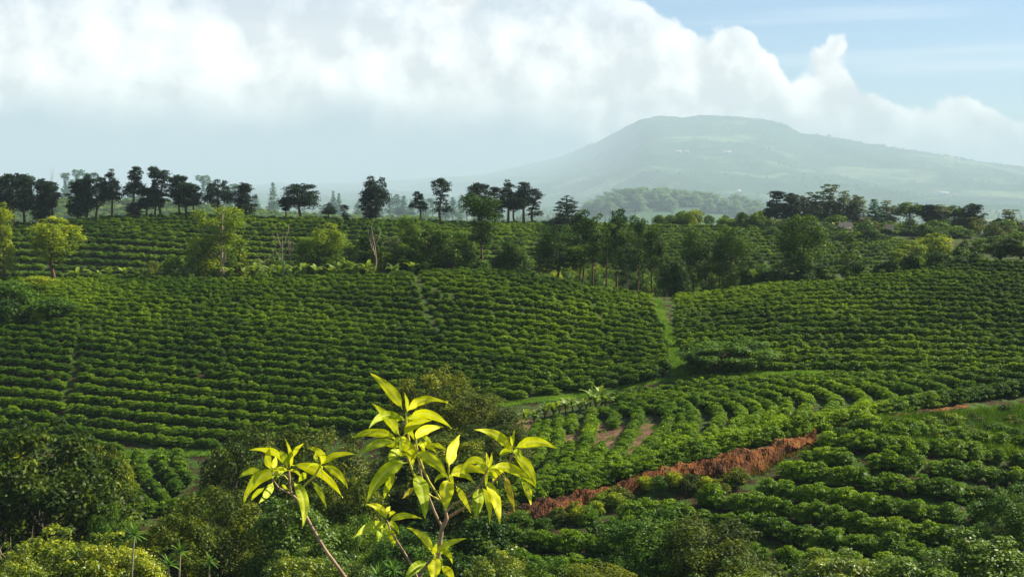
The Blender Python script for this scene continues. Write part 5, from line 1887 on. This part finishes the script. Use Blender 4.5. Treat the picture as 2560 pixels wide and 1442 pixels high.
def sap_leaf(base, mid, tip, Wz, zoom, kind=0, d0=0.0, dt=None, roll=None, conv=R1, shade=None):
    b, m_, t_ = conv(*base), conv(*mid), conv(*tip)
    Wp = Wz / zoom
    dt = lr.uniform(-0.10, 0.10) if dt is None else dt
    roll = lr.uniform(-0.5, 0.5) if roll is None else roll
    n = 25
    C = []
    for i in range(n):
        t = i / (n - 1)
        # bezier through the middle point
        mx_, my_ = 2 * m_[0] - 0.5 * (b[0] + t_[0]), 2 * m_[1] - 0.5 * (b[1] + t_[1])
        mx_, my_ = m_[0] * 0.45 + mx_ * 0.55, m_[1] * 0.45 + my_ * 0.55
        x = (1 - t) ** 2 * b[0] + 2 * t * (1 - t) * mx_ + t * t * t_[0]
        y = (1 - t) ** 2 * b[1] + 2 * t * (1 - t) * my_ + t * t * t_[1]
        C.append(P3(x, y, d0 + dt * t))
    C = np.array(C)
    Wm = Wp / F * SD * 0.95 / max(0.55, math.cos(roll))
    V = []
    ph, ph2 = lr.uniform(0, 6.28), lr.uniform(0, 6.28)
    view = np.array([0, 1.0, 0])
    nc = 9
    fold = lr.uniform(0.10, 0.28)
    for i in range(n):
        t = i / (n - 1)
        T = C[min(i + 1, n - 1)] - C[max(i - 1, 0)]
        T /= np.linalg.norm(T)
        B = np.cross(T, view)
        B /= np.linalg.norm(B)
        N = np.cross(T, B)
        r_ = roll + 0.35 * (t - 0.5)
        Bc = B * math.cos(r_) + N * math.sin(r_)
        Nc = np.cross(T, Bc)
        if Nc[2] < 0:
            Nc = -Nc
        # ovate outline: short stalk, widest at 0.4, drawn-out tip
        tt = max(0.0, (t - 0.07) / 0.93)
        hw = Wm * 0.5 * (math.sin(PI * tt ** 0.78) ** 0.85) * (1 - 0.25 * tt)
        hw = max(hw, Wm * 0.018)
        for j in range(nc):
            s = (j - (nc - 1) / 2) / ((nc - 1) / 2)
            wavy = 0.07 * Wm * abs(s) ** 1.5 * math.sin(t * 15 + (ph if s > 0 else ph2))
            up_ = abs(s) * hw * fold * 1.2 - (abs(s) * hw) ** 2 / Wm * 0.5
            V.append(C[i] + Bc * (s * hw) + Nc * (up_ + wavy))
    Q = []
    for i in range(n - 1):
        for j in range(nc - 1):
            a = i * nc + j
            Q.append((a, a + nc, a + nc + 1, a + 1))
    V = np.array(V) - OFF
    me_ = mesh_np('leaf', V, Q, [(M_s1, M_s2, M_s3)[kind]], smooth=True)
    at = me_.attributes.new('vein', 'FLOAT', 'POINT')
    vv = np.zeros(n * nc, np.float32)
    for i in range(n):
        vv[i * nc + nc // 2] = 1.0
        if i % 3 == 0:
            vv[i * nc + 1:(i + 1) * nc - 1] = np.maximum(vv[i * nc + 1:(i + 1) * nc - 1], 0.35)
    at.data.foreach_set('value', vv)
    o_ = obj('leaf', me_, sap)
    if kind == 2:
        o_['label'] = 'withered orange-yellow leaf'
    return o_


Z1, Z2, Z3 = 4.571, 3.775, 5.7225
for a in [
    ((670, 470), (540, 250), (300, 58), 150, 0), ((712, 500), (728, 400), (690, 280), 55, 0), ((722, 500), (880, 345), (1190, 395), 130, 0),
    ((745, 550), (980, 505), (1235, 690), 125, 0), ((640, 780), (530, 590), (325, 405), 150, 0), ((690, 600), (460, 510), (285, 685), 120, 1),
    ((620, 830), (370, 715), (80, 798), 130, 0), ((680, 770), (800, 625), (1005, 592), 130, 0), ((830, 830), (900, 700), (1135, 670), 125, 0),
    ((715, 640), (765, 740), (805, 820), 66, 0), ((640, 905), (530, 865), (410, 868), 84, 0), ((610, 850), (360, 850), (190, 1000), 110, 1),
    ((660, 830), (760, 930), (785, 1115), 160, 0), ((640, 915), (560, 1000), (560, 1095), 150, 1), ((870, 890), (950, 870), (1050, 960), 90, 0),
    ((975, 860), (1070, 880), (1172, 940), 95, 1), ((890, 775), (950, 800), (1010, 860), 66, 1), ((800, 975), (1010, 1030), (1195, 1275), 140, 0),
    ((1000, 990), (1090, 1060), (1165, 1195), 70, 1), ((1195, 1130), (1235, 930), (1330, 760), 150, 0), ((725, 1078), (440, 1180), (250, 1570), 190, 1),
    ((590, 1190), (500, 1340), (450, 1505), 95, 1), ((800, 1210), (900, 1380), (925, 1714), 180, 1), ((1180, 1268), (1170, 1400), (1166, 1620), 200, 0),
    ((1205, 1230), (1340, 1175), (1488, 1310), 115, 0), ((1215, 1180), (1430, 1120), (1725, 1240), 115, 0), ((1640, 1115), (1470, 1020), (1330, 1195), 100, 0),
    ((1635, 1140), (1640, 1040), (1625, 960), 45, 0), ((1640, 1150), (1680, 1060), (1690, 958), 45, 0), ((1690, 1140), (1920, 1120), (2185, 1355), 130, 0),
    ((1905, 965), (1780, 760), (1482, 700), 120, 0), ((1925, 955), (1890, 905), (1855, 870), 66, 0), ((1932, 905), (1925, 800), (1956, 698), 44, 0),
    ((1920, 900), (1915, 830), (1905, 770), 34, 0), ((1948, 925), (2170, 815), (2428, 915), 130, 0), ((1935, 1005), (2110, 1110), (2190, 1360), 150, 0),
    ((1925, 955), (2005, 940), (2012, 1030), 66, 1), ((1830, 1175), (1740, 1190), (1700, 1315), 84, 0), ((1838, 1225), (1890, 1400), (1952, 1637), 95, 2),
    ((2030, 1290), (2110, 1400), (2135, 1560), 100, 0),
]:
    sap_leaf(*a[:4], Z1, a[4], d0=lr.uniform(-0.03, 0.06))
for a in [
    ((1920, 130), (1920, 360), (1880, 615), 200, 1), ((2035, 60), (2170, 300), (2232, 692), 170, 0), ((1975, 155), (2080, 360), (2085, 685), 110, 0),
    ((1605, 140), (1700, 290), (1818, 530), 110, 0), ((1005, 155), (930, 220), (832, 325), 76, 2),
    ((600, 600), (520, 440), (305, 405), 115, 0), ((612, 600), (610, 510), (660, 428), 120, 0), ((640, 590), (700, 500), (742, 520), 76, 0),
    ((645, 660), (820, 545), (1108, 602), 110, 0), ((600, 695), (370, 700), (138, 885), 140, 1), ((600, 755), (500, 800), (505, 965), 115, 1),
    ((620, 765), (700, 850), (712, 1008), 125, 0),
    ((1268, 1110), (1160, 860), (898, 735), 115, 0), ((1312, 1120), (1470, 960), (1755, 888), 105, 0), ((1290, 1125), (1290, 1040), (1330, 965), 90, 0),
    ((1340, 1065), (1480, 1070), (1552, 1255), 115, 0), ((1290, 1160), (1300, 1300), (1290, 1530), 220, 0), ((1195, 1230), (1000, 1300), (870, 1520), 160, 1),
    ((1405, 1290), (1500, 1360), (1580, 1520), 145, 0),
]:
    sap_leaf(*a[:4], Z3, a[4], d0=lr.uniform(-0.04, 0.05) - (0.12 if a[0][1] > 1000 else 0), conv=R3)
for a in [
    ((600, 410), (490, 250), (238, 243), 95, 0), ((622, 410), (640, 290), (573, 133), 52, 0), ((642, 335), (680, 230), (757, 183), 50, 0),
    ((605, 405), (570, 310), (525, 248), 95, 1), ((452, 432), (405, 340), (440, 208), 88, 0), ((460, 425), (480, 360), (492, 298), 60, 0),
    ((345, 430), (240, 440), (132, 508), 72, 1), ((565, 452), (290, 500), (190, 758), 130, 0), ((600, 435), (530, 412), (462, 424), 50, 0),
    ((462, 540), (420, 640), (328, 745), 88, 1), ((392, 590), (300, 650), (258, 722), 56, 1), ((640, 385), (900, 430), (1122, 692), 130, 0),
    ((650, 540), (765, 700), (742, 975), 110, 1), ((900, 400), (1050, 275), (1247, 290), 76, 0), ((912, 392), (930, 265), (788, 220), 92, 0),
    ((890, 365), (858, 310), (870, 255), 44, 0), ((930, 390), (1070, 450), (1168, 607), 92, 0), ((828, 538), (915, 640), (967, 798), 66, 1),
    ((785, 470), (740, 490), (698, 545), 76, 1), ((540, 575), (575, 590), (618, 622), 50, 0),
]:
    sap_leaf(*a[:4], Z2, a[4], d0=lr.uniform(-0.04, 0.05) + 0.08, conv=R2)


for (cx, cy, nl, zz, cv, sc_l) in [(700, 590, 3, Z1, R1, 1), (645, 800, 5, Z1, R1, 1), (830, 880, 4, Z1, R1, 1), (1195, 1230, 3, Z1, R1, 0.9), (1640, 1150, 4, Z1, R1, 0.9), (1925, 960, 3, Z1, R1, 0.9),
                                  (610, 680, 3, Z3, R3, 1.0), (1290, 1130, 3, Z3, R3, 1.0), (608, 440, 5, Z2, R2, 0.85), (910, 392, 2, Z2, R2, 0.8), (740, 1010, 3, Z1, R1, 0.8)]:
    for q in range(nl):
        an = lr.uniform(-0.5, 3.64)
        L_ = lr.uniform(150, 250) * sc_l * zz / Z1
        ex, ey = cx + math.cos(an) * L_, cy + (0.25 + 0.75 * math.sin(an)) * L_
        mx_, my_ = cx + math.cos(an) * L_ * 0.6, cy + math.sin(an) * L_ * 0.3 - 0.16 * L_
        sap_leaf((cx, cy), (mx_, my_), (ex, ey), lr.uniform(55, 84) * sc_l * zz / Z1, zz, 1 if lr.uniform() < 0.6 else 0, d0=lr.uniform(0.05, 0.16), conv=cv)


def stem(pts, rads, m_, d=0.0, name='branch'):
    q = np.array([P3(x, y, d) for x, y in pts])
    # smooth resample
    s = np.linspace(0, 1, len(q))
    u = np.linspace(0, 1, len(q) * 4)
    Pq = pchip_rows(s, q.T, u).T
    rq = np.interp(u, s, rads)
    rq = rq * 0.50 * (1 + 0.10 * np.sin(np.arange(len(rq)) * 2.1))
    obj(name, mesh_np(name, *tube_np(Pq - OFF, rq, 9), [m_], smooth=True), sap)


g1 = (1078, 1442 + 1200)
stem([(1060, 2950), (1062, 2200), (1064, 1700), (1076, 1480), R3(1350, 1130), R3(1372, 950), R3(1400, 750), R3(1468, 600), R3(1450, 490)],
     [.020, .017, .014, .012, .0105, .010, .0095, .0085, .006], M_stem, 0.06, 'trunk')
stem([R3(1390, 705), R3(1300, 520), R3(1205, 270), R1(890, 1250), R1(848, 1030), R1(800, 870)], [.006, .006, .0055, .005, .004, .003], M_stem, 0.07)
stem([R3(1450, 490), R3(1420, 380), R3(1230, 265), R1(800, 1215), R1(745, 1060), R1(680, 900), R1(640, 790)], [.0055, .005, .0045, .005, .005, .005, .004], M_stemy, 0.06)
stem([R3(1430, 400), R3(1330, 250), R1(960, 1270), R1(880, 1080), R1(835, 920), R1(822, 800)], [.005, .005, .005, .005, .004, .003], M_stemy, 0.04)
stem([R1(745, 830), R1(725, 720), R1(712, 620), R1(708, 500)], [.005, .005, .005, .004], M_stemy, 0.03)
stem([R3(1470, 600), R3(1640, 500), R3(1838, 375), (1222, 1216), (1262, 1176), R1(1930, 965)], [.008, .007, .006, .005, .0045, .004], M_stem, 0.08)
stem([R3(1455, 510), R3(1600, 390), R3(1820, 262), R3(1950, 110), R1(1640, 1150)], [.0055, .0055, .005, .0045, .004], M_stem, 0.03)
stem([R1(1195, 1260), R1(1195, 1180), R1(1200, 1110)], [.004, .004, .003], M_stemy, 0.02)
stem([R3(1470, 500), R3(1455, 380), R1(1180, 1330), R1(1190, 1250)], [.004, .004, .0035, .0035], M_stemy, 0.10)
stem([R3(1340, 1140), R3(1300, 1160), R3(1280, 1080)], [.005, .006, .004], M_stemy, -0.10)
stem([(1070, 2000), (1046, 1600), R3(1090, 1440), R3(1100, 1385), R3(1290, 1160)], [.010, .009, .008, .007, .005], M_stem, -0.08)
stem([(1080, 1700), (1054, 1480), R3(970, 1280), R3(830, 1040), R3(740, 900), R3(650, 740), R3(612, 620)], [.007, .006, .005, .005, .005, .0045, .004], M_stem, 0.0)
stem([(1060, 2500), (1020, 1850), (930, 1560), R2(1142, 1442), R2(940, 1160), R2(770, 860), R2(690, 710), R2(632, 640), R2(612, 440)],
     [.012, .010, .009, .0082, .0076, .0068, .006, .0055, .0045], M_stem, 0.08)
stem([R2(625, 655), R2(510, 590), R2(468, 520), R2(452, 430)], [.004, .004, .0035, .003], M_stem, 0.09)
stem([R2(690, 705), R2(750, 590), R2(850, 490), R2(910, 392)], [.004, .005, .005, .004], M_stemy, 0.10)
stem([R2(600, 520), R2(560, 480), R2(510, 480), R2(540, 455)], [.003, .003, .003, .002], M_stemy, 0.05)

print('OBJECTS', len(bpy.data.objects), 'tris', sum(len(m.polygons) for m in bpy.data.meshes) * 2)
